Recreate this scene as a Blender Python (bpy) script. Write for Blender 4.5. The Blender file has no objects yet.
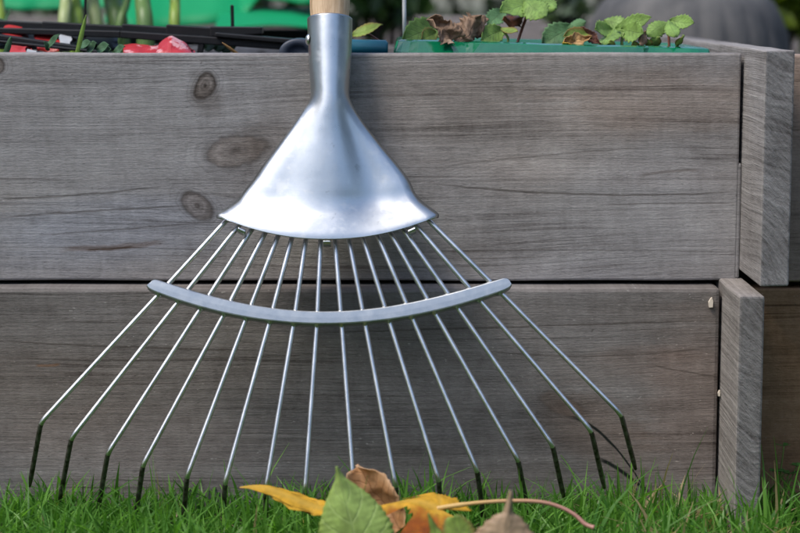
import bpy, bmesh, math, random
import numpy as np
from mathutils import Vector, Matrix, noise as mnoise

random.seed(7); rng = np.random.default_rng(7)
scene = bpy.context.scene
COL = scene.collection

# ------------------------------------------------------------------ camera
F = 2000.0                    # focal length in photo pixels (800 wide) = 90 mm
PITCH = math.atan(266.5 / F)
CAM = Vector((0.0, -1.427, 0.365))
CP, SP = math.cos(PITCH), math.sin(PITCH)
FWD = Vector((0, CP, -SP)); UPV = Vector((0, SP, CP))

def ray(px, py):
    return Vector((1, 0, 0)) * ((px - 400) / F) + UPV * ((266.5 - py) / F) + FWD

def P(px, py, Y=0.0):
    """world point of the photo pixel on the vertical plane y = Y"""
    d = ray(px, py); return CAM + d * ((Y - CAM.y) / d.y)

cd = bpy.data.cameras.new('camera'); cam = bpy.data.objects.new('camera', cd); COL.objects.link(cam)
cam.location = CAM; cam.rotation_euler = (math.pi / 2 - PITCH, 0, 0)
cd.lens = 90; cd.sensor_width = 36; cd.clip_end = 500; cd.clip_start = 0.05
cd.dof.use_dof = True; cd.dof.focus_distance = 1.41; cd.dof.aperture_fstop = 7.0
scene.camera = cam

# ------------------------------------------------------------------ helpers
def obj(name, verts, faces, mat=None, parent=None, smooth=False, loc=None):
    me = bpy.data.meshes.new(name)
    me.from_pydata([tuple(v) for v in verts], [], faces)
    me.update()
    o = bpy.data.objects.new(name, me); COL.objects.link(o)
    if mat: me.materials.append(mat)
    if smooth: me.polygons.foreach_set('use_smooth', [True] * len(me.polygons))
    if parent: o.parent = parent
    if loc: o.location = loc
    return o

def empty(name, loc=(0, 0, 0)):
    o = bpy.data.objects.new(name, None); COL.objects.link(o); o.location = loc
    o.empty_display_size = 0.05
    return o

def tag(o, label=None, cat=None, group=None, kind=None):
    if label: o['label'] = label
    if cat: o['category'] = cat
    if group: o['group'] = group
    if kind: o['kind'] = kind
    return o

class MB:
    """collects vertices and faces of one mesh"""
    def __init__(s): s.v = []; s.f = []
    def add(s, vs, fs):
        n = len(s.v); s.v += [Vector(v) for v in vs]; s.f += [tuple(i + n for i in f) for f in fs]
    def box(s, a, b):
        x0, y0, z0 = a; x1, y1, z1 = b
        s.add([(x0,y0,z0),(x1,y0,z0),(x1,y1,z0),(x0,y1,z0),(x0,y0,z1),(x1,y0,z1),(x1,y1,z1),(x0,y1,z1)],
              [(0,3,2,1),(4,5,6,7),(0,1,5,4),(1,2,6,5),(2,3,7,6),(3,0,4,7)])
    def tube(s, pts, rad, n=10, caps=True):
        pts = [Vector(p) for p in pts]; k = len(pts)
        rad = [rad] * k if not hasattr(rad, '__len__') else rad
        ref = None; vs = []
        for i in range(k):
            t = (pts[min(i + 1, k - 1)] - pts[max(i - 1, 0)]).normalized()
            if ref is None:
                ref = t.orthogonal().normalized()
            ref = (ref - t * ref.dot(t)).normalized()
            b = t.cross(ref)
            for j in range(n):
                a = 2 * math.pi * j / n
                vs.append(pts[i] + (ref * math.cos(a) + b * math.sin(a)) * rad[i])
        fs = [(i*n + j, i*n + (j+1) % n, (i+1)*n + (j+1) % n, (i+1)*n + j) for i in range(k-1) for j in range(n)]
        if caps:
            fs.append(tuple(reversed(range(n)))); fs.append(tuple((k-1)*n + j for j in range(n)))
        s.add(vs, fs)
    def grid(s, rows, closed=False):
        nr = len(rows); nc = len(rows[0])
        vs = [p for r in rows for p in r]
        cc = nc if closed else nc - 1
        s.add(vs, [(i*nc + j, i*nc + (j+1) % nc, (i+1)*nc + (j+1) % nc, (i+1)*nc + j) for i in range(nr-1) for j in range(cc)])
    def build(s, name, mat, parent=None, smooth=False, origin=(0, 0, 0)):
        o = Vector(origin)
        return obj(name, [v - o for v in s.v], s.f, mat, parent, smooth)

def mod_bevel(o, w, seg=2, ang=35):
    m = o.modifiers.new('bevel', 'BEVEL'); m.width = w; m.segments = seg
    m.limit_method = 'ANGLE'; m.angle_limit = math.radians(ang)
def mod_solid(o, t, off=-1):
    m = o.modifiers.new('solid', 'SOLIDIFY'); m.thickness = t; m.offset = off
def mod_sub(o, n=1):
    m = o.modifiers.new('sub', 'SUBSURF'); m.levels = n; m.render_levels = n

def lerp(a, b, t): return a + (b - a) * t
def smooth01(t): t = max(0, min(1, t)); return t * t * (3 - 2 * t)
def interp(xs, ys, x): return float(np.interp(x, xs, ys))
def catmull(pts, per=8):
    pts = [Vector(p) for p in pts]; out = []
    for i in range(len(pts) - 1):
        p0 = pts[max(i-1, 0)]; p1 = pts[i]; p2 = pts[i+1]; p3 = pts[min(i+2, len(pts)-1)]
        for k in range(per):
            t = k / per
            out.append(0.5 * ((2*p1) + (p2-p0)*t + (2*p0 - 5*p1 + 4*p2 - p3)*t*t + (3*p1 - p0 - 3*p2 + p3)*t**3))
    out.append(pts[-1]); return out

# ------------------------------------------------------------------ node helpers
class NT:
    def __init__(s, name):
        s.mat = bpy.data.materials.new(name); s.mat.use_nodes = True
        s.t = s.mat.node_tree; s.t.nodes.clear()
        s.out = s.t.nodes.new('ShaderNodeOutputMaterial')
        s.b = s.t.nodes.new('ShaderNodeBsdfPrincipled')
        s.t.links.new(s.b.outputs[0], s.out.inputs[0])
    def new(s, t): return s.t.nodes.new(t)
    def link(s, a, b):
        s.t.links.new(a, b)
    def put(s, sock, v):
        if v is None: return
        if hasattr(v, 'is_output'): s.link(v, sock)
        else: sock.default_value = v
    def m(s, op, a, b=None, c=None, clamp=False):
        n = s.new('ShaderNodeMath'); n.operation = op; n.use_clamp = clamp
        s.put(n.inputs[0], a); s.put(n.inputs[1], b); s.put(n.inputs[2], c)
        return n.outputs[0]
    def add(s, *a):
        r = a[0]
        for x in a[1:]: r = s.m('ADD', r, x)
        return r
    def mul(s, a, b): return s.m('MULTIPLY', a, b)
    def sub(s, a, b): return s.m('SUBTRACT', a, b)
    def mr(s, v, a, b, c=0.0, d=1.0, smooth=True):
        n = s.new('ShaderNodeMapRange'); n.interpolation_type = 'SMOOTHSTEP' if smooth else 'LINEAR'
        n.clamp = True
        s.put(n.inputs['Value'], v); s.put(n.inputs['From Min'], a); s.put(n.inputs['From Max'], b)
        s.put(n.inputs['To Min'], c); s.put(n.inputs['To Max'], d)
        return n.outputs[0]
    def coord(s, kind='Object'): return s.new('ShaderNodeTexCoord').outputs[kind]
    def sep(s, v):
        n = s.new('ShaderNodeSeparateXYZ'); s.link(v, n.inputs[0]); return n.outputs
    def comb(s, x=0.0, y=0.0, z=0.0):
        n = s.new('ShaderNodeCombineXYZ'); s.put(n.inputs[0], x); s.put(n.inputs[1], y); s.put(n.inputs[2], z)
        return n.outputs[0]
    def noise(s, v, scale=1.0, detail=3.0, rough=0.5, dist=0.0):
        n = s.new('ShaderNodeTexNoise'); s.put(n.inputs['Vector'], v)
        n.inputs['Scale'].default_value = scale; n.inputs['Detail'].default_value = detail
        n.inputs['Roughness'].default_value = rough; n.inputs['Distortion'].default_value = dist
        return n.outputs[0]
    def mix(s, f, a, b, mode='MIX'):
        n = s.new('ShaderNodeMix'); n.data_type = 'RGBA'; n.blend_type = mode
        s.put(n.inputs[0], f)
        for k, v in ((6, a), (7, b)):
            if isinstance(v, (tuple, list)): n.inputs[k].default_value = (*v[:3], 1)
            else: s.link(v, n.inputs[k])
        return n.outputs[2]
    def ramp(s, f, stops):
        n = s.new('ShaderNodeValToRGB'); s.link(f, n.inputs[0]); cr = n.color_ramp
        while len(cr.elements) < len(stops): cr.elements.new(0.5)
        for e, (p, c) in zip(cr.elements, stops): e.position = p; e.color = (*c, 1)
        return n.outputs[0]
    def bump(s, h, strength=1.0, dist=0.001):
        n = s.new('ShaderNodeBump'); n.inputs['Strength'].default_value = strength
        n.inputs['Distance'].default_value = dist; s.link(h, n.inputs['Height'])
        s.link(n.outputs[0], s.b.inputs['Normal'])
    def fin(s, color=None, rough=None, metal=None, spec=None):
        if color is not None:
            if isinstance(color, (tuple, list)): s.b.inputs['Base Color'].default_value = (*color[:3], 1)
            else: s.link(color, s.b.inputs['Base Color'])
        s.put(s.b.inputs['Roughness'], rough); s.put(s.b.inputs['Metallic'], metal)
        s.put(s.b.inputs['Specular IOR Level'], spec)
        return s.mat

def wood_face(name, seed, cols, knots=(), streaks=(), patches=(), lineamt=1.0, contrast=1.0, bump=0.00042):
    """weathered sawn board, grain along X, face in XZ.  knots: (x,z,rx,rz,angle,dark)  streaks: (x0,x1,a,b,c,width,strength,color): z = a+b(x-x0)+c(x-x0)^2"""
    n = NT(name); x, y, z = n.sep(n.coord())
    so = seed * 3.17
    zz = n.add(z, n.mul(y, 0.6))
    lo = n.noise(n.comb(n.mul(x, 2.2), so, n.mul(z, 9.0)), 1.0, 2.0)
    md = n.noise(n.comb(n.mul(x, 9.0), so + 5, n.mul(z, 45.0)), 1.0, 2.0)
    zp = n.add(zz, n.mul(n.sub(lo, 0.5), 0.030), n.mul(n.sub(md, 0.5), 0.0035))
    kn_mask = None; kn_col = None; kn_dark = None
    for (kx, kz, rx, rz, ang, dk) in knots:
        dx = n.sub(x, kx); dz = n.sub(z, kz); ca, sa = math.cos(ang), math.sin(ang)
        wob = n.mul(n.sub(n.noise(n.comb(n.mul(x, 120), kx * 50, n.mul(z, 120)), 1, 2), 0.5), 0.5)
        u = n.add(n.mul(dx, ca), n.mul(dz, sa)); v = n.sub(n.mul(dz, ca), n.mul(dx, sa))
        r2 = n.add(n.m('POWER', n.m('ABSOLUTE', n.mul(u, 1 / rx)), 2.0), n.m('POWER', n.m('ABSOLUTE', n.mul(v, 1 / rz)), 2.0))
        r = n.add(n.m('SQRT', r2), wob)
        f2 = n.add(n.m('POWER', n.m('ABSOLUTE', n.mul(dx, 0.45 / rx)), 2.0), n.m('POWER', n.m('ABSOLUTE', n.mul(dz, 1 / rz)), 2.0))
        zp = n.sub(zp, n.m('DIVIDE', n.mul(dz, 0.75), n.m('MAXIMUM', f2, 1.0)))
        mask = n.mr(r, 0.85, 1.12, 1.0, 0.0)
        rim = n.mul(n.mr(r, 0.72, 0.98), n.mr(r, 0.98, 1.35, 1.0, 0.0))
        rings = n.m('SINE', n.mul(r, 19.0))
        core = n.mr(r, 0.05, 0.42, 1.0, 0.0)
        fine = n.noise(n.comb(n.mul(x, 260), kx, n.mul(z, 500)), 1, 3)
        d = n.add(n.mul(rim, 0.85 * dk), n.mul(n.mul(mask, n.add(n.mul(rings, 0.16), n.mul(core, 0.6), n.mul(n.sub(fine, 0.5), 1.1), 0.34)), dk))
        orr = n.mul(n.mul(n.mr(n.m('SINE', n.mul(r, 15.0)), 0.35, 0.95), n.mul(n.mr(r, 1.05, 1.2), n.mr(r, 1.3, 2.3, 1.0, 0.0))), 0.30 * dk)
        d = n.add(d, orr)
        kn_mask = mask if kn_mask is None else n.m('MAXIMUM', kn_mask, mask)
        kn_dark = d if kn_dark is None else n.m('MAXIMUM', kn_dark, d)
    g1 = n.noise(n.comb(n.mul(x, 2.2), so + 1, n.mul(zp, 95)), 1, 4, 0.6)
    g2 = n.noise(n.comb(n.mul(x, 11), so + 2, n.mul(zp, 380)), 1, 3, 0.6)
    g3 = n.noise(n.comb(n.mul(x, 120), so + 3, n.mul(zp, 1500)), 1, 3, 0.6)
    saw = n.noise(n.comb(n.mul(n.add(x, n.mul(z, 0.06)), 240), so, n.mul(z, 45)), 1, 3, 0.6)
    blot = n.noise(n.comb(n.mul(x, 7), so + 7, n.mul(z, 14)), 1, 4, 0.55)
    blot2 = n.noise(n.comb(n.mul(x, 22), so + 9, n.mul(z, 40)), 1, 5, 0.65)
    fuzz = n.noise(n.comb(n.mul(x, 420), so + 4, n.mul(z, 900)), 1, 2, 0.6)
    big = n.noise(n.comb(n.mul(x, 90), so + 4, n.mul(z, 110)), 1, 4, 0.7)
    t = n.add(0.5, n.mul(n.sub(g1, 0.5), 0.46 * contrast), n.mul(n.add(n.mul(n.sub(g2, 0.5), 0.36 * contrast), n.mul(n.sub(g3, 0.5), 0.34)), n.mr(n.noise(n.comb(n.mul(x, 5), so + 41, n.mul(z, 22)), 1, 3, 0.6), 0.36, 0.64, 0.25, 1.4)),
              n.mul(n.sub(saw, 0.5), 0.24), n.mul(n.sub(blot, 0.5), 0.62), n.mul(n.sub(blot2, 0.5), 0.46), n.mul(n.sub(fuzz, 0.5), 0.30), n.mul(n.sub(big, 0.5), 0.45))
    # latewood lines: thin dark strokes
    ln = n.noise(n.comb(n.mul(x, 1.7), so + 11, n.mul(zp, 190)), 1, 2, 0.45)
    line = n.mul(n.mr(n.m('ABSOLUTE', n.sub(ln, 0.5)), 0.0, 0.035, 1.0, 0.0), n.mr(n.noise(n.comb(n.mul(x, 4), so + 12, n.mul(zp, 40)), 1, 2), 0.42, 0.62))
    t = n.sub(t, n.mul(line, 0.30 * lineamt))
    # relief of the grain, kept apart from the knots so that the shader stays small
    hz = n.mul(n.add(z, n.mul(n.sub(n.noise(n.comb(n.mul(x, 2.2), so, n.mul(z, 9.0)), 1.0, 1.0), 0.5), 0.030)), 1.0)
    h2 = n.noise(n.comb(n.mul(x, 7), so + 2, n.mul(hz, 420)), 1, 3, 0.6)
    h3 = n.noise(n.comb(n.mul(x, 50), so + 3, n.mul(hz, 1700)), 1, 3, 0.6)
    h4 = n.noise(n.comb(n.mul(x, 300), so + 4, n.mul(z, 700)), 1, 3, 0.6)
    height = n.add(n.mul(h2, 0.8), n.mul(h3, 0.5), n.mul(h4, 0.75))
    col = n.ramp(t, [(0.0, cols[0]), (0.38, cols[1]), (0.62, cols[2]), (1.0, cols[3])])
    fl = n.noise(n.comb(n.mul(x, 230), so + 31, n.mul(z, 520)), 1, 2, 0.5)
    col = n.mix(n.mr(fl, 0.70, 0.78, 0.0, 0.45), col, (0.44, 0.42, 0.40))
    col = n.mix(n.mr(fl, 0.30, 0.23, 0.0, 0.55), col, (0.05, 0.043, 0.038))
    # weathering tint: blue-grey and brown drift
    tint = n.noise(n.comb(n.mul(x, 3.2), so + 21, n.mul(z, 7.5)), 1, 3)
    col = n.mix(n.mr(tint, 0.42, 0.68, 0.0, 0.5), col, (0.95, 1.0, 1.09), 'MULTIPLY')
    col = n.mix(n.mr(tint, 0.50, 0.30, 0.0, 0.7), col, (1.06, 0.98, 0.91), 'MULTIPLY')
    for (px_, pz_, rx, rz, ang, c, amt) in patches:
        dx = n.sub(x, px_); dz = n.sub(z, pz_); ca, sa = math.cos(ang), math.sin(ang)
        u = n.add(n.mul(dx, ca), n.mul(dz, sa)); v = n.sub(n.mul(dz, ca), n.mul(dx, sa))
        r = n.m('SQRT', n.add(n.m('POWER', n.m('ABSOLUTE', n.mul(u, 1 / rx)), 2.0), n.m('POWER', n.m('ABSOLUTE', n.mul(v, 1 / rz)), 2.0)))
        r = n.add(r, n.mul(n.sub(g1, 0.5), 1.0), n.mul(n.sub(blot2, 0.5), 0.6))
        col = n.mix(n.mr(r, 0.35, 1.1, amt, 0.0), col, c, 'MULTIPLY')
    if knots:
        col = n.mix(n.mul(kn_mask, 0.5), col, (0.95, 0.80, 0.68), 'MULTIPLY')
        col = n.mix(n.m('MULTIPLY', kn_dark, 0.85, clamp=True), col, (0.030, 0.022, 0.018))
    for (x0, x1, a, b, c, w, st, cc) in streaks:
        dx = n.sub(x, x0)
        wv = n.mul(n.sub(n.noise(n.comb(n.mul(x, 55), a * 90, 0.0), 1, 3), 0.5), w * 1.8)
        zc = n.add(n.mul(dx, b), n.mul(n.mul(dx, dx), c), a, wv)
        wn = n.mul(n.add(0.45, n.noise(n.comb(n.mul(x, 110), a * 70, 3.0), 1, 2)), w)
        d = n.m('DIVIDE', n.m('ABSOLUTE', n.sub(z, zc)), wn)
        e = (x1 - x0) * 0.18
        ends = n.mul(n.mr(x, x0, x0 + e), n.mr(x, x1 - e, x1, 1.0, 0.0))
        mk = n.mul(n.mr(d, 0.3, 1.0, st, 0.0), ends)
        col = n.mix(mk, col, cc)
    n.bump(height, 1.0, bump)
    return n.fin(col, 0.82, 0.0, 0.25)

def wood_solid(name, seed, cols, centre, freq=330, bump=0.0008):
    """board whose grain runs along Y; growth rings around an axis at centre (x,z): end grain on the front"""
    n = NT(name); x, y, z = n.sep(n.coord()); so = seed * 2.3
    w1 = n.noise(n.comb(n.mul(x, 30), n.add(n.mul(y, 3.5), so), n.mul(z, 16)), 1, 2)
    dx = n.sub(x, centre[0]); dz = n.sub(z, centre[1])
    R = n.m('SQRT', n.add(n.mul(dx, dx), n.mul(dz, dz)))
    R = n.add(R, n.mul(n.sub(w1, 0.5), 0.022))
    nz = n.new('ShaderNodeNewGeometry'); ny = n.m('ABSOLUTE', n.sep(nz.outputs['Normal'])[1])
    end = n.mr(ny, 0.6, 0.9)
    rings = n.noise(n.comb(n.mul(R, freq), n.add(n.mul(y, 1.5), so), 0.0), 1, 2, 0.6)
    fib = n.noise(n.comb(n.mul(x, 1500), n.mul(y, 18), n.mul(z, 1500)), 1, 3, 0.65)
    sawm = n.noise(n.comb(n.mul(n.add(x, n.mul(z, 0.9)), 520), n.add(n.mul(y, 30), so), n.mul(n.sub(z, x), 60)), 1, 3, 0.6)
    sawl = n.noise(n.comb(0.0, n.mul(n.add(y, n.mul(z, 0.35)), 330), n.mul(z, 9)), 1, 2, 0.6)
    blot = n.noise(n.comb(n.mul(x, 40), n.add(n.mul(y, 12), so), n.mul(z, 28)), 1, 4, 0.6)
    speck = n.noise(n.comb(n.mul(x, 420), n.add(n.mul(y, 90), so), n.mul(z, 420)), 1, 3, 0.65)
    t = n.add(0.5, n.mul(n.sub(rings, 0.5), 1.0), n.mul(n.sub(fib, 0.5), 0.45), n.mul(n.sub(blot, 0.5), 0.7),
              n.mul(n.mul(n.sub(sawm, 0.5), end), 0.8), n.mul(n.sub(sawl, 0.5), 0.25), n.mul(n.sub(speck, 0.5), 0.45))
    col = n.ramp(t, [(0.05, cols[0]), (0.4, cols[1]), (0.62, cols[2]), (1.0, cols[3])])
    col = n.mix(n.mul(end, 0.9), col, (0.64, 0.66, 0.69), 'MULTIPLY')
    h = n.add(n.mul(rings, 0.9), n.mul(fib, 0.6), n.mul(n.mul(sawm, end), 1.0), n.mul(speck, 0.5))
    n.bump(h, 1.0, bump)
    return n.fin(col, 0.85, 0.0, 0.22)

GREY = [(0.092, 0.081, 0.077), (0.212, 0.199, 0.194), (0.288, 0.273, 0.267), (0.43, 0.415, 0.408)]
DARKG = [(0.052, 0.044, 0.040), (0.132, 0.120, 0.113), (0.182, 0.168, 0.160), (0.29, 0.274, 0.263)]
BROWN = [(0.075, 0.037, 0.017), (0.215, 0.120, 0.062), (0.290, 0.172, 0.097), (0.38, 0.255, 0.165)]

# ------------------------------------------------------------------ ground
n = NT('earth'); c = n.coord()
e1 = n.noise(c, 60, 5, 0.65); e2 = n.noise(c, 9, 3)
col = n.ramp(e1, [(0.3, (0.012, 0.018, 0.006)), (0.55, (0.030, 0.042, 0.014)), (0.8, (0.06, 0.065, 0.03))])
n.bump(e1, 1.0, 0.01); M_EARTH = n.fin(col, 0.95, 0.0, 0.1)
G = MB(); G.grid([[(x, y, 0) for x in (-60, -3, 3, 60)] for y in (60, 3, -3, -60)])
ground = G.build('ground', M_EARTH); tag(ground, kind='structure')

# ------------------------------------------------------------------ raised bed
bed = empty('raised_bed')
tag(bed, 'weathered grey wooden raised bed of two stacked boards, leaf rake leaning on it', 'raised bed')

def X(px, Y=0.0): return P(px, 200, Y).x
def Z(py, Y=0.0): return P(400, py, Y).z
def xz(px, py): v = P(px, py, 0); return v.x, v.z
PX = 0.00072

def kn(px, py, rx, ry, ang, dk): x, z = xz(px, py); return (x, z, rx * PX, ry * PX, math.radians(ang), dk)
def pt(px, py, rx, ry, ang, c, amt): x, z = xz(px, py); return (x, z, rx * PX, ry * PX, math.radians(ang), c, amt)
def st(pts, w, s, c=(0.035, 0.026, 0.020)):
    q = [xz(*p) for p in pts]; x0 = q[0][0]; x1 = q[-1][0]
    A = np.array([[1, (a - x0), (a - x0) ** 2] for a, _ in q]) if len(q) > 2 else np.array([[1, (a - x0), 0] for a, _ in q])
    sol = np.linalg.lstsq(A, np.array([b for _, b in q]), rcond=None)[0]
    e = (x1 - x0) * 0.06
    return (x0 - e, x1 + e, *[float(v) for v in sol], w * PX, s, c)

M_UP = wood_face('weathered_pine_grey', 1, GREY,
    knots=[kn(205, 86, 13, 9, 62, 1.0), kn(235, 151, 29, 15, 10, 0.62), kn(197, 206, 17, 11, -38, 0.75), kn(-6, 66, 10, 8, 0, 0.9)],
    streaks=[st([(0, 199), (70, 196), (160, 188)], 1.6, 0.55), st([(0, 218), (90, 212), (190, 206)], 1.5, 0.5),
             st([(60, 249), (110, 248), (165, 243)], 4.5, 0.5, (0.085, 0.045, 0.025)), st([(85, 250), (110, 249), (135, 247)], 1.6, 0.8, (0.05, 0.03, 0.02)),
             st([(435, 181), (520, 191), (620, 194), (738, 193)], 1.5, 0.6), st([(435, 169), (540, 157), (650, 148)], 1.3, 0.35),
             st([(640, 176), (670, 172), (700, 170)], 2.2, 0.45, (0.06, 0.04, 0.03)), st([(600, 205), (640, 204), (738, 203)], 1.2, 0.5),
             st([(40, 236), (120, 230), (200, 224)], 1.2, 0.4), st([(450, 252), (600, 250), (735, 252)], 1.1, 0.35)],
    patches=[pt(620, 172, 190, 17, -2, (1.18, 1.16, 1.15), 0.8), pt(120, 230, 170, 45, 4, (1.02, 1.08, 1.2), 0.75),
             pt(660, 100, 130, 40, 0, (1.05, 0.93, 0.84), 0.7), pt(205, 96, 20, 30, 35, (0.62, 0.58, 0.55), 0.8),
             pt(265, 140, 34, 30, 40, (0.8, 0.76, 0.72), 0.8), pt(450, 110, 130, 60, 0, (0.86, 0.84, 0.82), 0.7)])
M_LOW = wood_face('weathered_pine_dark', 2, DARKG,
    knots=[kn(560, 400, 24, 10, -25, 0.35)],
    streaks=[st([(568, 411), (590, 421), (610, 434), (630, 456), (645, 482)], 2.6, 1.0, (0.008, 0.011, 0.009)),
             st([(596, 452), (618, 464), (648, 486)], 3.6, 1.0, (0.008, 0.011, 0.009)),
             st([(40, 361), (52, 361), (64, 360)], 2.0, 0.7, (0.16, 0.085, 0.045)),
             st([(0, 336), (120, 342), (250, 346)], 1.5, 0.55), st([(0, 352), (150, 356), (330, 350)], 1.3, 0.5),
             st([(300, 330), (500, 324), (700, 318)], 1.3, 0.5), st([(480, 345), (600, 352), (715, 344)], 1.2, 0.45),
             st([(650, 360), (690, 368), (716, 372)], 1.3, 0.5)],
    patches=[pt(600, 432, 75, 40, -35, (0.95, 0.82, 0.74), 0.7), pt(690, 400, 60, 110, 0, (1.15, 1.02, 0.96), 0.8),
             pt(120, 440, 220, 50, 0, (1.06, 1.0, 0.98), 0.6), pt(640, 355, 60, 20, 0, (1.0, 0.90, 0.85), 0.6)], contrast=1.1)
def solid(nm, sd, cols, c): return wood_solid(nm, sd, cols, c)

def board(name, a, b, mat, parent, bev=0.0022, cut=None):
    m = MB(); x0, y0, z0 = a; x1, y1, z1 = b
    # finely subdivided along its length with slight waviness of the arrises
    L = max(x1 - x0, y1 - y0); along_x = (x1 - x0) >= (y1 - y0)
    k = max(2, int(L / 0.02)); rows = []
    for i in range(k + 1):
        t = i / k
        w = lambda q: (mnoise.noise(Vector((t * L * 18, q * 7.3, x0 * 11 + z0 * 31))) * 0.0006)
        if along_x:
            xx = lerp(x0, x1, t)
            rows.append([(xx, y0 + w(1), z0 + w(2)), (xx, y1, z0 + w(3)), (xx, y1, z1 + w(4)), (xx, y0 + w(5), z1 + w(6))])
        else:
            yy = lerp(y0, y1, t)
            rows.append([(x0 + w(1), yy, z0 + w(2)), (x1 + w(3), yy, z0 + w(4)), (x1 + w(5), yy, z1 + w(6)), (x0 + w(7), yy, z1 + w(8))])
    nr = len(rows)
    m.grid(rows, closed=True)
    m.f.append((0, 1, 2, 3)); m.f.append(((nr-1)*4+3, (nr-1)*4+2, (nr-1)*4+1, (nr-1)*4))
    o = m.build(name, mat, parent)
    bm = bmesh.new(); bm.from_mesh(o.data); bmesh.ops.recalc_face_normals(bm, faces=bm.faces); bm.to_mesh(o.data); bm.free()
    mod_bevel(o, bev, 2, 40)
    return o

XU = X(738.3); XL = X(718.5)
zt = Z(53.5); zm = Z(280.5)
zl = Z(288.0, -0.017)
TH = 0.024
BACK = 0.56; LEFT = -0.95
b1 = board('board', (LEFT, 0.0, zm), (XU, TH, zt), M_UP, bed, 0.0016)
jm = MB(); jm.box((XU - 0.004, 0.0007, zm + 0.0012), (XU + 0.0021, TH - 0.001, Z(163))); nv = len(b1.data.vertices)
bm = bmesh.new(); bm.from_mesh(b1.data); vv_ = [bm.verts.new(v) for v in jm.v]; [bm.faces.new([vv_[i] for i in f]) for f in jm.f]; bm.to_mesh(b1.data); bm.free()
b1['label'] = 'paler upper front board with three knots beside the rake'
b2 = board('board', (LEFT, -0.017, -0.02), (XL, TH, zl), M_LOW, bed, 0.003)
b2['label'] = 'darker lower front board behind the rake tines, cracked near its right end'
# side boards butting out past the front ones
yf = -0.082
sx0, sx1 = XU + 0.0022, X(791, yf)
szt, szb = Z(50.5, yf), Z(286.5, yf)
M_SU = solid('end_grain_pine_grey', 3, GREY, (sx0 - 0.05, szb - 0.02))
s1 = board('board', (sx0, yf, szb), (sx1, BACK + 0.05, szt), M_SU, bed, 0.0012)
s1['label'] = 'upper side board, its sawn end sticking out at the corner'
yl = -0.086
lx0, lx1 = X(741.5, yl), X(767.5, yl)
lzt = Z(296, yl)
M_SL = solid('end_grain_pine_worn', 4, [(c[0]*0.95, c[1]*0.93, c[2]*0.9) for c in GREY], (lx0 + 0.07, 0.20))
s2 = board('board', (lx0, yl, -0.02), (lx1, BACK + 0.05, lzt), M_SL, bed, 0.0016)
s2['label'] = 'lower side board standing in the grass, its sawn end worn'
b3 = board('board', (LEFT, BACK, -0.02), (XU, BACK + TH, szt - 0.012), M_UP, bed, 0.0016)
b4 = board('board', (LEFT - 0.03, yf, -0.02), (LEFT - 0.001, BACK + 0.05, szt), M_SU, bed, 0.0016)
# chips of bare wood at the end of the lower board
M_CHIP = NT('bare_wood').fin((0.62, 0.55, 0.46), 0.8)
def chip(px, py, w, h, nm='splinter'):
    m = MB(); c = P(px, py, -0.0075)
    pts = [(-w*0.4, -h), (w*0.7, -h*0.95), (w*0.8, h*0.2), (w*0.45, h), (0.1*w, h*0.8), (-w*0.6, 0)]
    f = [(c.x + a*PX, -0.0198, c.z + b*PX) for a, b in pts]; k = [(c.x + a*PX, -0.0165, c.z + b*PX) for a, b in pts]
    N_ = len(f); m.add(f + k, [tuple(range(N_)), tuple(reversed(range(N_, 2*N_)))] + [(i, i+N_, (i+1) % N_ + N_, (i+1) % N_) for i in range(N_)])
    o = m.build(nm, M_CHIP, bed); return o
chip(708, 300, 3.2, 5.0); chip(716.5, 390, 1.6, 3.0)

# neighbouring bed to the right of the corner
bed2 = empty('raised_bed', (sx1 + 0.002, 0, 0))
tag(bed2, 'browner wooden raised bed just visible right of the corner post', 'raised bed')
M_BR = wood_face('brown_pine', 5, BROWN, contrast=1.2); M_BR2 = wood_face('brown_pine_grey', 6, [tuple(lerp(a, b, .5) for a, b in zip(p, q)) for p, q in zip(GREY, BROWN)])
def board2(a, b, mat):
    o = board('board', a, b, mat, None, 0.0016); o.parent = bed2; o.matrix_parent_inverse = Matrix.Translation((-bed2.location.x, 0, 0)); return o
board2((sx1 + 0.002, 0.0, zm - 0.001), (1.3, TH, zt - 0.001), M_BR2)
board2((lx1 + 0.002, 0.001, -0.02), (1.3, TH, zm - 0.006), M_BR)
board2((sx1 + 0.002, BACK, -0.02), (1.3, BACK + TH, zt - 0.02), M_BR2)

# soil inside
n = NT('compost'); c = n.coord(); e1 = n.noise(c, 90, 6, 0.7); e2 = n.noise(c, 25, 3)
col = n.ramp(e1, [(0.3, (0.008, 0.006, 0.004)), (0.6, (0.030, 0.021, 0.014)), (0.85, (0.09, 0.07, 0.05))])
n.bump(n.add(e1, e2), 1.0, 0.008); M_SOIL = n.fin(col, 0.95, 0, 0.1)
S = MB(); zs = zt - 0.05
S.grid([[(lerp(LEFT + 0.002, lx0 - 0.001, i / 60), lerp(TH + 0.001, BACK - 0.001, j / 30), zs + 0.012 * mnoise.noise(Vector((i * .4, j * .4, 2)))) for i in range(61)] for j in range(30, -1, -1)])
soil = S.build('soil', M_SOIL, None, True); tag(soil, kind='structure')
S = MB(); S.grid([[(x, y, zs) for x in (sx1 + 0.004, 1.3)] for y in (BACK - 0.001, TH + 0.001)])
soil2 = S.build('soil', M_SOIL); tag(soil2, kind='structure')

# ------------------------------------------------------------------ rake
K = 0.30; LN = math.atan(K); ZT = zt
RA = 0.0155 / math.cos(LN)
NV = Vector((0, -math.cos(LN), math.sin(LN)))          # towards the viewer, out of the rake's plane
UV_ = Vector((0, math.sin(LN), math.cos(LN)))          # up the handle
def PR(px, py, off=0.0):
    """point on the plane of the leaning rake, then lifted by off along its normal"""
    d = ray(px, py); o = Vector((0, -RA, ZT))
    return CAM + d * ((o - CAM).dot(NV) / d.dot(NV)) + NV * off

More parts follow.
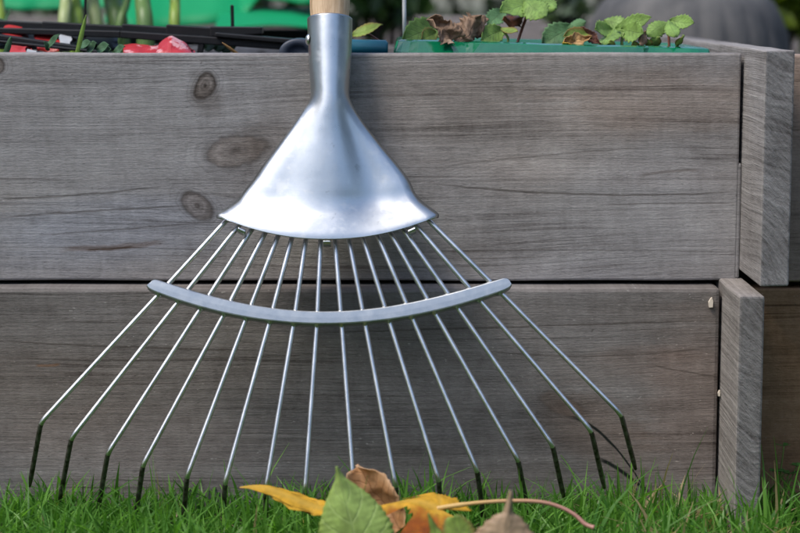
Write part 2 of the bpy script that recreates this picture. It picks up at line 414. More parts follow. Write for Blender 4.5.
n = NT('galvanised_sheet'); c = n.coord(); sm = n.noise(c, 55, 5, 0.6); sp = n.noise(c, 420, 3, 0.6); wv = n.noise(c, 16, 2)
col = n.ramp(sm, [(0.25, (0.455, 0.48, 0.485)), (0.48, (0.53, 0.555, 0.56)), (0.60, (0.54, 0.565, 0.57)), (0.66, (0.58, 0.60, 0.605))])
scr = n.noise(n.comb(n.mul(n.sep(c)[0], 30), n.mul(n.sep(c)[1], 30), n.mul(n.sep(c)[2], 900)), 1, 2); n.bump(n.add(n.mul(wv, 0.6), n.mul(sp, 0.05), n.mul(scr, 0.03)), 0.35, 0.001)
sg = n.noise(c, 70, 5, 0.72); fn = n.noise(n.comb(n.mul(n.sep(c)[0], 900), n.mul(n.sep(c)[1], 60), n.mul(n.sep(c)[2], 60)), 1, 2)
smudge = n.mul(n.mr(sg, 0.56, 0.66), 1.0)
col = n.mix(n.mul(smudge, 0.18), col, (0.62, 0.65, 0.67)); col = n.mix(n.mul(n.mr(sg, 0.36, 0.28), 0.4), col, (0.30, 0.31, 0.30))
n.link(col, n.b.inputs['Base Color'])
M_GALV = n.fin(col, n.add(0.17, n.mul(sm, 0.14), n.mul(sp, 0.10), n.mul(smudge, 0.10), n.mul(fn, 0.05)), 1.0)
n = NT('dull_zinc'); c = n.coord(); sm = n.noise(c, 130, 5, 0.65)
M_BAR = n.fin(n.ramp(sm, [(0.3, (0.40, 0.425, 0.435)), (0.6, (0.47, 0.495, 0.505)), (0.75, (0.53, 0.55, 0.56))]), n.add(0.26, n.mul(sm, 0.22)), 1.0)
n = NT('spring_steel'); c = n.coord(); sm = n.noise(c, 90, 4, 0.6)
M_STEEL = n.fin(n.ramp(sm, [(0.3, (0.58, 0.58, 0.575)), (0.7, (0.77, 0.77, 0.765))]), n.add(0.22, n.mul(sm, 0.2)), 1.0)
n = NT('hook_shade_steel'); c = n.coord(); sm = n.noise(c, 260, 4, 0.6)
M_HOOK_DARK = n.fin(n.ramp(sm, [(0.35, (0.06, 0.052, 0.042)), (0.65, (0.22, 0.21, 0.19))]), n.add(0.35, n.mul(sm, 0.3)), 0.9)  # dark reflection on the down-turned hooks, put into the steel colour
n = NT('ash_handle'); x, y, z = n.sep(n.coord())
# grain along the leaning handle: rotate coordinates
a_ = n.add(n.mul(y, math.sin(LN)), n.mul(z, math.cos(LN))); b_ = n.sub(n.mul(y, math.cos(LN)), n.mul(z, math.sin(LN)))
g = n.noise(n.comb(n.mul(x, 330), n.mul(b_, 330), n.mul(a_, 6)), 1, 4, 0.6); g2 = n.noise(n.comb(n.mul(x, 1300), n.mul(b_, 1300), n.mul(a_, 45)), 1, 2)
M_ASH = n.fin(n.ramp(n.add(n.mul(g, 0.7), n.mul(g2, 0.3)), [(0.3, (0.30, 0.19, 0.10)), (0.5, (0.52, 0.37, 0.23)), (0.72, (0.66, 0.51, 0.35))]), 0.5)
n.bump(g, 0.4, 0.0004)

RO = PR(330, 520); RO.z = 0.0
rake = empty('leaf_rake', RO)
tag(rake, 'galvanised metal leaf rake with wooden handle leaning on the raised bed', 'rake')
def rpart(mb, name, mat, smooth=True, parent=rake): return mb.build(name, mat, parent, smooth, origin=RO)

# head: one pressed sheet from round socket to wide flared fan
rowsT = [ # py, left x, right x, sag
 (19.5, 309.3, 350.2, 0), (30, 309.8, 350, 0), (50, 310.5, 349.5, 0), (70, 311.6, 348.6, 0), (86, 312.6, 347.6, 0), (97, 312.8, 347.6, 0.3),
 (106, 309.5, 350.5, 1), (114, 304, 355, 1.6), (124, 297, 362, 2.2), (137, 287, 372.5, 3), (151, 276, 384, 4), (166, 264.5, 397, 6), (181, 254, 408, 8.5),
 (192, 245, 413, 11), (200, 239.5, 418.5, 13.5), (206, 233, 425, 16), (211.5, 225.5, 432, 19), (216, 218.2, 437.4, 22), (218.5, 219, 436.6, 24.3)]
kk = [r[0] for r in rowsT]
# heights (m) along the sheet
Hr = [0.0147, .0147, .0144, .0142, .0140, .0139, .0138, .0134, .0128, 0.0122, .0117, .0111, .0102, .0089, .0066, .0044, .0027, .0016, .0012]
Fl = [0, 0, 0, 0, 0, 0, 0, 0, 0, 0, 0, 0.0000, 0.0002, 0.0010, 0.0036, 0.0068, 0.0094, 0.0112, 0.0116]
SUBR = 5; NCOL = 56; grid = []
for i in range(len(rowsT) - 1):
    for q in range(SUBR):
        grid.append(i + q / SUBR)
grid.append(len(rowsT) - 1)
rows = []
idx = list(range(len(rowsT)))
def cr(vals, t):
    i = min(int(t), len(vals) - 2); f = t - i
    p0, p1, p2, p3 = vals[max(i-1, 0)], vals[i], vals[i+1], vals[min(i+2, len(vals)-1)]
    return 0.5*((2*p1) + (p2-p0)*f + (2*p0-5*p1+4*p2-p3)*f*f + (3*p1-p0-3*p2+p3)*f**3)
for t in grid:
    py = cr([r[0] for r in rowsT], t); xl = cr([r[1] for r in rowsT], t); xr = cr([r[2] for r in rowsT], t)
    sag = cr([r[3] for r in rowsT], t); H = cr(Hr, t); fl = cr(Fl, t)
    wpx = (xr - xl) / 2; blend = smooth01((t - 4.5) / 4.0)
    row = []
    for j in range(NCOL + 1):
        s = -1 + 2 * j / NCOL
        sj = lerp(math.sin(s * math.pi / 2), s, blend)
        circ = math.sqrt(max(0, 1 - sj * sj))
        d = sj * wpx                                   # px from the axis
        u_ = smooth01((t - 4.5) / 8.5)
        sig = 17 + (40 * u_ if d < 0 else 17 * u_)
        rid = math.exp(-(abs(d) / sig) ** lerp(1.8, 2.3, blend))
        # shoulders either side rise again a little before the edge, leaving two shallow valleys
        sh = (0.0014 if d < 0 else 0.0024) * blend * math.exp(-((abs(sj) - 0.80) / 0.22) ** 2) * (1 - smooth01((t - 12) / 3))
        edge = -0.0035 * blend * smooth01((abs(sj) - 0.93) / 0.07)
        off = lerp(H * circ, H * rid + sh + edge, blend) + fl * (1 - 0.35 * abs(sj) ** 3)
        row.append(PR((xl + xr) / 2 + d, py + sag * (1 - abs(sj) ** 2.1), off))
    rows.append(row)
hd = MB(); hd.grid(rows)
head = rpart(hd, 'head', M_GALV); mod_solid(head, 0.0016, -1)
# back half of the socket
sk = MB(); rws = []
for t in np.linspace(0, 5.6, 18):
    py = cr([r[0] for r in rowsT], t); xl = cr([r[1] for r in rowsT], t); xr = cr([r[2] for r in rowsT], t); H = cr(Hr, t)
    rws.append([PR((xl+xr)/2 + (xr-xl)/2 * math.cos(a), py, -H * math.sin(a)) for a in np.linspace(0, math.pi, 20)])
sk.grid(rws); socket = rpart(sk, 'socket', M_GALV); mod_solid(socket, 0.0014, 1)
# rivet on the socket side
rv = MB(); c0 = PR(309.5, 41.5, 0.004)
rr = []
for a in np.linspace(0, math.pi / 2, 6):
    rr.append([c0 + Vector((-1, 0, 0)) * (0.0028 * math.sin(a)) + (UV_ * math.cos(b) + NV * math.sin(b)) * (0.0042 * math.cos(a)) for b in np.linspace(0, 2*math.pi, 16)[:-1]])
rv.grid(rr, closed=True); rpart(rv, 'rivet', M_STEEL)
# tabs folded over the lower rim
for (px, py, sl) in ((243.2, 231.4, 0.45), (327.5, 243.4, 0.0), (411.5, 231.4, -0.45)):
    tb = MB(); rr = []
    sc_ = 0.0012 if sl == 0 else -0.0012
    for k, (dy, off) in enumerate(((0.4, 0.0112), (1.4, 0.0113), (2.3, 0.0105), (2.8, 0.0085), (2.4, 0.003))):
        rr.append([PR(px + q + 0, py + dy + q * sl, off + sc_) for q in (-3.6, -2.9, 0, 2.9, 3.6)])
    tb.grid(rr); o = rpart(tb, 'tab', M_GALV); mod_solid(o, 0.0015, -1)

tines = [ # top, below the bar, bend, tip (photo px)
 ((226,221),(158.5,294.5),(41,422),(29.5,486)), ((237.5,227.5),(178,302),(71.5,437.5),(59.5,501)), ((250,232.4),(200.5,308.6),(108,452.5),(97.5,512)),
 ((263.6,236),(223.7,314.6),(143,464.5),(135,522)), ((277,238.5),(246,318.5),(187,476),(182.5,530)), ((291,241),(269.6,321.5),(225,482.5),(222.5,537)),
 ((305.3,242.6),(293.6,323.6),(266,487.5),(265.5,542)), ((320.5,243.6),(316.8,324.6),(305,490.5),(305,545)), ((335.3,243.6),(341.7,324.3),(354,490),(355,545)),
 ((349.5,243),(365,323),(395.5,485),(398.5,540)), ((364,241.5),(389,320.5),(438.5,479.5),(443.5,534)), ((379,239),(411.7,316.6),(477,470),(484.5,525)),
 ((392,235.8),(434.6,312.3),(518,459.5),(528.5,514)), ((404.8,231.8),(457,306.6),(552.5,445),(564,498)), ((417.7,227.3),(479,299.2),(591,430),(604.5,488)),
 ((429.7,221.5),(500,291.5),(621,414),(635.5,469))]
for (a, b, c, d) in tines:
    a = Vector(a); c = Vector(c); dirp = (c - a).normalized()
    top = a - dirp * 16
    A = PR(top.x, top.y, -0.0022); A2 = PR(a.x, a.y, 0.0004)
    B = PR(*b, -0.0005); Cc = PR(c.x, c.y, 0.0)
    dd = ray(*d); tipY = Cc.y + 0.030
    T = P(d[0], d[1], tipY)
    if T.z < -0.006: T = Cc + (T - Cc) * ((Cc.z + 0.006) / (Cc.z - T.z))
    u1 = (B - Cc).normalized(); u2 = (T - Cc).normalized(); R_ = 0.0055
    pts = [A, A2, lerp(A2, B, 0.5), B]
    for k in range(1, 8): pts.append(lerp(B, Cc + u1 * R_, k / 8))
    for k in range(7):
        t = k / 6; pts.append((Cc + u1*R_)*(1-t)**2 + Cc*2*t*(1-t) + (Cc + u2*R_)*t*t)
    for k in range(1, 7): pts.append(lerp(Cc + u2 * R_, T, k / 6))
    rad = [0.00178] * len(pts); rad[-1] = 0.0012
    m = MB(); m.tube(pts, rad, 12); o = rpart(m, 'tine', M_STEEL); o.data.materials.append(M_HOOK_DARK)
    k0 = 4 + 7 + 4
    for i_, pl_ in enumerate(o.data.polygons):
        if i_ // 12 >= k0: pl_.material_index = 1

# curved spacer bar
pairs = [((150.5,282.2),(144,287.5)), ((156,280),(158,293.2)), ((187,289.6),(179,301.2)), ((220,299.3),(212,311)), ((256,306.3),(250,318.3)), ((295,310.7),(293,323.2)),
         ((328,311.8),(328,324.4)), ((380,308.4),(381.5,321.2)), ((413,303.2),(417,316)), ((452,293.7),(459,305.4)), ((491,281),(498.5,292)), ((506.5,278.8),(509,290)), ((511.5,283),(513,287.3))]
pf_t = np.polyfit([p[0][0] for p in pairs[1:-1]], [p[0][1] for p in pairs[1:-1]], 4); pf_b = np.polyfit([p[1][0] for p in pairs[1:-1]], [p[1][1] for p in pairs[1:-1]], 4)
tops, bots = [], []
for q in np.linspace(0, 1, 221):
    xt = lerp(152.0, 509.0, q); xb = lerp(147.0, 511.5, q); yt = float(np.polyval(pf_t, xt)) - 0.6; yb = float(np.polyval(pf_b, xb)) + 1.3
    e = min(q, 1 - q) / 0.022
    if e < 1:                                                          # rounded ends
        e = math.sqrt(1 - (1 - e) ** 2); mid_ = lerp(yt, yb, .55); yt = lerp(mid_, yt, .35 + .65*e); yb = lerp(mid_, yb, .35 + .65*e)
    tops.append(Vector((xt, yt, 0))); bots.append(Vector((xb, yb, 0)))
bx = [t[1][0] for t in tines]; bar = MB(); rr = []
for a, b in zip(tops, bots):
    near = max(math.exp(-((b.x - q) / 2.6) ** 2) for q in bx)
    r = []
    for s, off, ext in ((0.0, -0.0005, 0), (0.0, 0.0026, 0), (0.06, 0.0040, 0), (0.12, 0.0044, 0), (0.5, 0.0045, 0), (0.84, 0.0045, 0), (0.92, 0.0043, 0), (0.97, 0.0034 + 0.0006*near, 0.2*near), (1.0, 0.0012 + 0.0022*near, 0.5 + 1.6*near), (1.0, -0.0022, 0.6 + 1.2*near)):
        p = a.lerp(b, s); r.append(PR(p.x, p.y + ext, off))
    rr.append(r)
bar.grid(rr); o = rpart(bar, 'spacer_bar', M_BAR, False); mod_solid(o, 0.0012, -1)

# handle
hb = PR(329.6, 26, 0.0); hm = MB(); rad0 = 0.01425
pts = [hb + UV_ * t for t in (-0.03, 0.0, 0.012, 0.03, 0.1, 0.3, 0.6, 0.9, 1.17, 1.185, 1.192)]
hm.tube(pts, [0.0125, 0.0127, 0.0140, rad0, rad0, rad0, rad0, rad0, rad0, 0.011, 0.005], 32)
rpart(hm, 'handle', M_ASH)

# ------------------------------------------------------------------ lawn
def leafy(name, c_dark, c_light, trans=0.35, rough=0.5, attr='rnd', dry=(0.42, 0.34, 0.19)):
    n = NT(name); at = n.new('ShaderNodeAttribute'); at.attribute_name = attr; r = at.outputs['Fac']
    col = n.ramp(r, [(0.0, c_dark), (0.80, c_light), (0.93, tuple(v * 1.3 for v in c_light)), (0.965, dry)])
    n.fin(col, rough, 0, 0.3)
    tr = n.new('ShaderNodeBsdfTranslucent'); n.link(n.mix(1.0, col, (1.0, 1.15, 0.5), 'MULTIPLY'), tr.inputs[0])
    mx = n.new('ShaderNodeMixShader'); mx.inputs[0].default_value = trans
    n.link(n.b.outputs[0], mx.inputs[1]); n.link(tr.outputs[0], mx.inputs[2]); n.link(mx.outputs[0], n.out.inputs[0])
    return n.mat
M_GRASS = leafy('grass_blades', (0.036, 0.140, 0.018), (0.20, 0.43, 0.075), 0.5, 0.38)

def blades(cx, cy, h, w, lean, az, rnd):
    """numpy batch: every blade is 4 quads tapering to a tip"""
    Nn = len(cx); lv = 5; ts = np.linspace(0, 1, lv)
    face = rng.uniform(0, 2*np.pi, Nn); wx, wy = np.cos(face), np.sin(face)
    V = np.zeros((Nn, lv*2, 3), np.float32)
    for k, t in enumerate(ts):
        out = lean * h * t ** 1.9; zz = h * t * (1 - 0.22 * lean * t)
        px = cx + np.cos(az) * out; py = cy + np.sin(az) * out
        ww = w * 0.5 * (1 - 0.93 * t ** 1.6)
        V[:, 2*k, 0] = px - wx*ww; V[:, 2*k, 1] = py - wy*ww; V[:, 2*k, 2] = zz
        V[:, 2*k+1, 0] = px + wx*ww; V[:, 2*k+1, 1] = py + wy*ww; V[:, 2*k+1, 2] = zz
    base = (np.arange(Nn) * lv * 2)[:, None, None]
    q = np.array([[2*k, 2*k+1, 2*k+3, 2*k+2] for k in range(lv-1)])[None]
    return V.reshape(-1, 3), (base + q).reshape(-1, 4), np.repeat(rnd, lv*2)

def mesh_np(name, V, Fq, rnd, mat):
    me = bpy.data.meshes.new(name); me.vertices.add(len(V)); me.vertices.foreach_set('co', V.astype(np.float32).ravel())
    me.loops.add(Fq.size); me.loops.foreach_set('vertex_index', Fq.astype(np.int32).ravel())
    k = Fq.shape[1]; me.polygons.add(len(Fq)); me.polygons.foreach_set('loop_start', np.arange(0, Fq.size, k, dtype=np.int32))
    me.polygons.foreach_set('use_smooth', np.ones(len(Fq), bool))
    me.update(calc_edges=True); at = me.attributes.new('rnd', 'FLOAT', 'POINT'); at.data.foreach_set('value', rnd.astype(np.float32))
    me.materials.append(mat); me.validate(); o = bpy.data.objects.new(name, me); COL.objects.link(o); return o

sets = []
def scatter(x0, x1, y0, y1, dens, hlo, hhi, w, leanmax=0.9):
    Nn = int((x1-x0)*(y1-y0)*dens)
    cx = rng.uniform(x0, x1, Nn); cy = rng.uniform(y0, y1, Nn)
    cl = np.array([mnoise.noise(Vector((a*22, b*22, 3.0))) for a, b in zip(cx, cy)])
    keep = rng.uniform(0, 1, Nn) < 0.72 + 0.5 * cl
    cx, cy, cl = cx[keep], cy[keep], cl[keep]; Nn = len(cx)
    near = np.clip((cy + 0.10) / 0.10, 0, 1)          # shorter right against the boards
    h = rng.uniform(hlo, hhi, Nn) * (1 + 0.45*cl) * (1 - 0.30*near)
    h *= np.where(rng.uniform(0, 1, Nn) < 0.05, rng.uniform(1.2, 1.7, Nn), 1.0)
    inside = (cx > LEFT - 0.03) & (cy > -0.019)
    post = (cx > lx0 - 0.002) & (cx < lx1 + 0.002) & (cy > yl - 0.002)
    ok = ~(inside | post)
    rnd = np.clip(rng.beta(2, 2.6, Nn) * 0.88 + 0.16*cl, 0, 0.93)
    dry = rng.uniform(0, 1, Nn) < np.where((cx > 0.16) & (cx < 0.26), 0.14, 0.02)
    rnd = np.where(dry, 0.99, rnd)
    w_ = w * rng.uniform(0.6, 1.25, Nn)
    lean = rng.uniform(0.05, leanmax, Nn) ** 1.2; az = rng.uniform(0, 2*np.pi, Nn)
    s = ok; sets.append((cx[s], cy[s], h[s], w_[s], lean[s], az[s], rnd[s]))
scatter(-0.36, 0.36, -0.34, -0.008, 62000, 0.010, 0.040, 0.0030, 1.3)
scatter(-0.36, 0.36, -0.62, -0.34, 20000, 0.022, 0.046, 0.0032)
scatter(0.14, 0.27, -0.11, -0.022, 7000, 0.03, 0.06, 0.0028, 0.5)
scatter(-1.2, -0.36, -0.62, -0.008, 16000, 0.022, 0.046, 0.0034)
scatter(0.36, 1.2, -0.62, -0.008, 16000, 0.022, 0.046, 0.0034)
scatter(-1.6, 1.6, -1.7, -0.62, 7000, 0.025, 0.05, 0.0045)
# a few long blades standing against the boards
tall = [(703, 466, 412, -.012), (668, 470, 428, -.012), (648, 470, 440, -.013), (330, 500, 478, -.02), (405, 500, 455, -.03), (425, 500, 463, -.03), (345, 505, 480, -.05), (60, 500, 468, -.03), (90, 505, 472, -.03),
        (115, 500, 460, -.02), (165, 505, 470, -.03), (205, 505, 465, -.05), (240, 505, 470, -.04), (380, 510, 476, -.06), (540, 500, 476, -.05), (560, 505, 478, -.05), (600, 495, 470, -.04), (620, 490, 462, -.03), (735, 505, 470, -.1), (748, 520, 480, -.11), (690, 490, 468, -.02), (500, 505, 478, -.05), (22, 500, 470, -.03), (770, 500, 476, -.03), (788, 500, 470, -.04)]
tx = []; ty = []; th = []
for (px, _, pyt, Y) in tall:
    v = P(px, pyt, Y); tx.append(v.x); ty.append(Y); th.append(v.z)
q_ = 150; sets.append((rng.uniform(0.13, 0.30, q_), rng.uniform(-0.17, -0.03, q_), rng.uniform(0.014, 0.03, q_), rng.uniform(0.0012, 0.003, q_), rng.uniform(1.0, 1.7, q_), rng.uniform(0, 6.28, q_), np.full(q_, 0.99)))
k = len(tx); sets.append((np.array(tx), np.array(ty), np.array(th), rng.uniform(0.0028, 0.0042, k), rng.uniform(0.05, 0.3, k), rng.choice([0.0, np.pi], k) + rng.uniform(-.2, .2, k), rng.uniform(0.1, 0.6, k)))
cat = [np.concatenate([s[i] for s in sets]) for i in range(7)]
V, Fq, rr_ = blades(*cat)
grass = mesh_np('grass', V, Fq, rr_, M_GRASS); tag(grass, 'short green lawn grass growing up to the raised bed', None, None, 'stuff')

# ------------------------------------------------------------------ leaves
def leaf_mat(name, base, vein, edge=None, spots=None, trans=0.25, rough=0.5, veins=7.0, back=None):
    n = NT(name); uv = n.sep(n.coord('UV')); u, v = uv[0], uv[1]; c = n.coord()
    au = n.m('ABSOLUTE', u)
    k = n.m('ABSOLUTE', n.sub(n.m('FRACT', n.mul(n.sub(v, n.mul(au, 0.28)), veins)), 0.5))
    side = n.mr(k, 0.40, 0.5, 0.0, 0.6); mid = n.mr(au, 0.0, 0.05, 1.0, 0.0)
    vv = n.m('MAXIMUM', side, mid)
    nz = n.noise(c, 130, 5, 0.6); n2 = n.noise(c, 45, 3)
    col = n.mix(n.mr(nz, 0.3, 0.7), tuple(x * 0.72 for x in base), tuple(x * 1.25 for x in base))
    if edge: col = n.mix(n.m('MULTIPLY', n.mr(n.add(au, n.mul(n.sub(n2, .5), 0.9)), 0.55, 1.0), 0.85), col, edge)
    if spots: col = n.mix(n.mr(n2, 0.52, 0.62), col, spots)
    col = n.mix(n.mul(vv, 0.55), col, vein)
    if back:
        g = n.new('ShaderNodeNewGeometry'); col = n.mix(g.outputs['Backfacing'], col, back)
    n.bump(n.add(n.mul(vv, -0.8), n.mul(nz, 0.8)), 0.8, 0.0007)
    n.fin(col, rough, 0, 0.35)
    tr = n.new('ShaderNodeBsdfTranslucent'); n.link(col, tr.inputs[0])
    mx = n.new('ShaderNodeMixShader'); mx.inputs[0].default_value = trans
    n.link(n.b.outputs[0], mx.inputs[1]); n.link(tr.outputs[0], mx.inputs[2]); n.link(mx.outputs[0], n.out.inputs[0])
    return n.mat

def leaf(name, base, tip, side, width, mat, parent=None, prof=None, teeth=11, tooth=0.16, curl=0.0, cup=0.12, wave=0.0, origin=(0,0,0), thick=0.0004, crumple=0.0, seed=0):
    """leaf blade from base to tip; side = direction of its half width; curl bends along the length, cup folds along the midrib"""
    base, tip, side = Vector(base), Vector(tip), Vector(side).normalized()
    ax = tip - base; L = ax.length; ax.normalize(); side = (side - ax * side.dot(ax)).normalized(); nor = ax.cross(side)
    prof = prof or [(0, 0.0), (0.08, 0.45), (0.25, 0.88), (0.45, 1.0), (0.65, 0.82), (0.85, 0.42), (1, 0.0)]
    pxs, pys = zip(*prof); NR = max(teeth * 4, 24); NC = 12
    vs = []; uvs = []
    for i in range(NR + 1):
        t = i / NR; w = width * interp(pxs, pys, t)
        fr = (t * teeth) % 1.0; w *= 1 - tooth * (1 - fr) ** 0.8 * (1 if 0.03 < t < 0.99 else 0)
        w = max(w, width * 0.012)
        for j in range(NC + 1):
            s = -1 + 2 * j / NC
            o = cup * width * abs(s) ** 1.4 + curl * L * (t - 0.0) ** 2 + wave * width * math.sin(t * 9 + s * 2 + seed)
            p = base + ax * (t * L - abs(s) * tooth * L * 0.0) + side * (s * w) + nor * o
            if crumple: p = p + mnoise.noise_vector(p * 60 + Vector((seed, 0, 0))) * crumple * 1.0 + mnoise.noise_vector(p * 170 + Vector((seed, 5, 0))) * crumple * 0.45 + mnoise.noise_vector(p * 420 + Vector((seed, 9, 0))) * crumple * 0.14
            vs.append(p - Vector(origin)); uvs.append((s, t))
    nc = NC + 1
    fs = [(i*nc + j, i*nc + j+1, (i+1)*nc + j+1, (i+1)*nc + j) for i in range(NR) for j in range(NC)]
    o = obj(name, vs, fs, mat, parent, True)
    ul = o.data.uv_layers.new(name='UVMap')
    for lp in o.data.loops: ul.data[lp.index].uv = uvs[lp.vertex_index]
    mod_solid(o, thick, 0)
    return o

STRAW = [(0, 0.10), (0.10, 0.42), (0.3, 0.82), (0.52, 1.0), (0.72, 0.86), (0.88, 0.5), (1, 0.06)]
M_STRAW = leaf_mat('strawberry_leaf', (0.235, 0.385, 0.095), (0.30, 0.46, 0.18), trans=0.3)
M_STRAW2 = leaf_mat('strawberry_leaf_yellowing', (0.28, 0.40, 0.085), (0.30, 0.36, 0.14), edge=(0.26, 0.16, 0.05), trans=0.3)
M_STRAW3 = leaf_mat('strawberry_leaf_dull', (0.13, 0.27, 0.115), (0.22, 0.36, 0.18), trans=0.25)
M_DRY = leaf_mat('dry_brown_leaf', (0.25, 0.165, 0.11), (0.13, 0.08, 0.055), spots=(0.36, 0.26, 0.19), trans=0.1, rough=0.75)
M_RUST = leaf_mat('rust_leaf', (0.24, 0.085, 0.040), (0.30, 0.15, 0.07), edge=(0.10, 0.05, 0.03), trans=0.2)
M_STALK = NT('red_stalk').fin((0.20, 0.075, 0.05), 0.5); M_GSTALK = NT('green_stalk').fin((0.16, 0.24, 0.06), 0.5)

# ------------------------------------------------------------------ green planter box in the bed
n = NT('green_plastic'); c = n.coord(); nz = n.noise(c, 35, 3); sc = n.noise(c, 160, 4, 0.6)
col = n.mix(nz, (0.000, 0.085, 0.036), (0.003, 0.19, 0.085))
n.bump(n.add(n.mul(nz, 2.0), n.mul(sc, 0.25)), 0.5, 0.002)
M_GPL = n.fin(col, n.add(0.06, n.mul(sc, 0.16)), 0.0, 0.5); n.b.inputs['Coat Weight'].default_value = 0.55; n.b.inputs['Coat Roughness'].default_value = 0.06; n.b.inputs['Coat IOR'].default_value = 1.8
y0 = TH + 0.012; y1 = y0 + 0.15
pl_c = P(555, 48, y0)
planter = empty('planter_box', (pl_c.x, y0, zs + 0.004))
tag(planter, 'glossy emerald green plastic planter box with strawberry plants behind the front board', 'planter')
xl_, xr_ = P(396, 45, y0).x, P(714, 49, y0).x
zl_, zr_ = P(400, 40.2, y0).z, P(713, 48.6, y0).z
def rimz(x): return lerp(zl_, zr_, (x - xl_) / (xr_ - xl_))
def loop(ins, dz, rc, cham=True):
    """rounded rectangle of the planter at inset ins, dz below the rim"""
    a0, a1, c0, c1 = xl_ + ins, xr_ - ins, y0 + ins, y1 - ins; out = []
    for (cx, cy, st_) in ((a1 - rc, c1 - rc, 0), (a0 + rc, c1 - rc, 90), (a0 + rc, c0 + rc, 180), (a1 - rc, c0 + rc, 270)):
        for k in range(5):
            an = math.radians(st_ + 22.5 * k); out.append((cx + rc * math.cos(an), cy + rc * math.sin(an)))
        if st_ == 180:
            for k in range(1, 40): out.append((lerp(a0 + rc, a1 - rc, k / 40), c0))
    res = []
    for x, y in out:
        px = 400 + x * F / 1.47
        # the thin rim is warped: stretches of it roll back and face the sky, others stand upright
        up = interp([396, 470, 478, 640, 648, 715], [1, 1, 0.1, 0.0, 1, 1], px) if y < c0 + rc * .5 else 0.5
        k = max(0.0, 1 - abs(dz - 0.002) / 0.007)
        res.append((x, y + 0.0065 * up * k, rimz(x) - dz + 0.0007 * mnoise.noise(Vector((x * 40, y * 40, 1)))))
    return res
m = MB(); m.grid([loop(.014, .050, .010), loop(.010, .014, .012), loop(0.0, .0130, .016), loop(-0.0015, .0090, .017), loop(0.001, .0010, .016), loop(.006, 0.0, .013), loop(.0085, .0018, .012), loop(.010, .012, .011), loop(.013, .045, .009)], closed=True)
pb = m.build('tub', M_GPL, planter, False, origin=planter.location); mod_solid(pb, 0.001, 0); mod_bevel(pb, 0.0006, 1, 25)
m = MB(); rr = []
rr = [[(lerp(xl_ + .0125, xr_ - .0125, i/30), lerp(y0 + .0125, y1 - .0125, j/12), rimz(lerp(xl_, xr_, i/30)) - .010 + .006*mnoise.noise(Vector((i*.6, j*.7, 9)))) for i in range(31)] for j in range(12, -1, -1)]
m.grid(rr); m.build('potting_soil', M_SOIL, planter, True, origin=planter.location)

def stalk(pts, r, mat, parent, origin, nm='stalk'):
    m = MB(); m.tube(catmull(pts, 5), r, 8); return m.build(nm, mat, parent, True, origin)

def plant(name, root_px, Y, label, cat, group=None):
    v = P(*root_px, Y); o = empty(name, v); tag(o, label, cat, group); return o

LR = Vector((1, 0, 0)); BK = Vector((0, 1, 0)); UP = Vector((0, 0, 1))
# strawberry plant with the big serrated leaf
Ya = 0.085
sp1 = plant('strawberry_plant', (516, 46), Ya, 'strawberry plant with the largest toothed leaf on a red stalk', 'plant', 'strawberry plants in the planter')
o1 = sp1.location
stalk([P(516, 47, Ya), P(521, 32, Ya), P(526, 18, Ya - .004), P(529, 8, Ya - .004)], 0.0011, M_STALK, sp1, o1)
leaf('leaflet', P(549, -1, Ya + .012), P(499, 14, Ya - .016), BK * .8 + UP * .75 + LR * .1, 0.0150, M_STRAW, sp1, STRAW, 9, 0.26, -0.04, -0.12, 0.03, o1)
leaf('leaflet', P(524, 0, Ya - .004), P(546, 19, Ya - .026), LR + UP * .5, 0.0120, M_STRAW, sp1, STRAW, 8, 0.28, 0.10, -0.12, 0.03, o1)
leaf('leaflet', P(536, 1, Ya + .0), P(556, 10, Ya - .012), BK * .7 + UP * .7, 0.0100, M_STRAW, sp1, STRAW, 8, 0.28, 0.1, -0.2, 0.03, o1)
leaf('leaflet', P(504, 11, Ya + .03), P(488, 24, Ya + .012), BK * .7 + UP * .6, 0.0090, M_STRAW3, sp1, STRAW, 8, 0.28, 0.1, -0.2, 0.03, o1)
leaf('withered_leaf', P(523, 17, Ya), P(502, 20, Ya - .012), BK + UP * .8, 0.007, M_RUST, sp1, None, 8, 0.2, -0.15, 0.4, 0.1, o1, crumple=0.002, seed=3)
leaf('withered_leaf', P(506, 20, Ya), P(519, 26, Ya - .004), BK * .4 + UP, 0.0045, M_DRY, sp1, None, 7, 0.3, -0.15, 0.4, 0.1, o1, crumple=0.003, seed=4)
# low plant at the left end
Yb = 0.075
sp2 = plant('strawberry_plant', (440, 45), Yb, 'low strawberry plant with broad drooping leaf beside the white stake', 'plant', 'strawberry plants in the planter')
o2 = sp2.location
stalk([P(444, 46, Yb), P(447, 38, Yb), P(440, 30, Yb)], 0.001, M_GSTALK, sp2, o2)
leaf('leaflet', P(442, 25, Yb + .02), P(402, 40, Yb - .012), BK * .6 + UP, 0.0135, M_STRAW, sp2, STRAW, 7, 0.22, 0.02, -0.15, 0.03, o2)
leaf('leaflet', P(436, 33, Yb), P(421, 40, Yb - .02), BK * .7 + UP, 0.008, M_STRAW2, sp2, STRAW, 7, 0.22, 0.02, -0.15, 0.03, o2)
# small plant in the middle
Yc = 0.06
sp3 = plant('strawberry_plant', (500, 46), Yc, 'small strawberry plant with one rounded leaf right of the brown dead leaf', 'plant', 'strawberry plants in the planter')
o3 = sp3.location
stalk([P(507, 47, Yc), P(508, 38, Yc), P(503, 31, Yc)], 0.0009, M_GSTALK, sp3, o3)
leaf('leaflet', P(503, 30, Yc + .006), P(481, 40, Yc - .010), BK * .5 + UP, 0.0100, M_STRAW, sp3, STRAW, 6, 0.22, 0.02, -0.15, 0.03, o3)
leaf('leaflet', P(501, 29, Yc), P(518, 34, Yc - .01), BK * .8 + UP * .5, 0.005, M_STRAW2, sp3, STRAW, 6, 0.22, 0.1, 0.15, 0.03, o3)
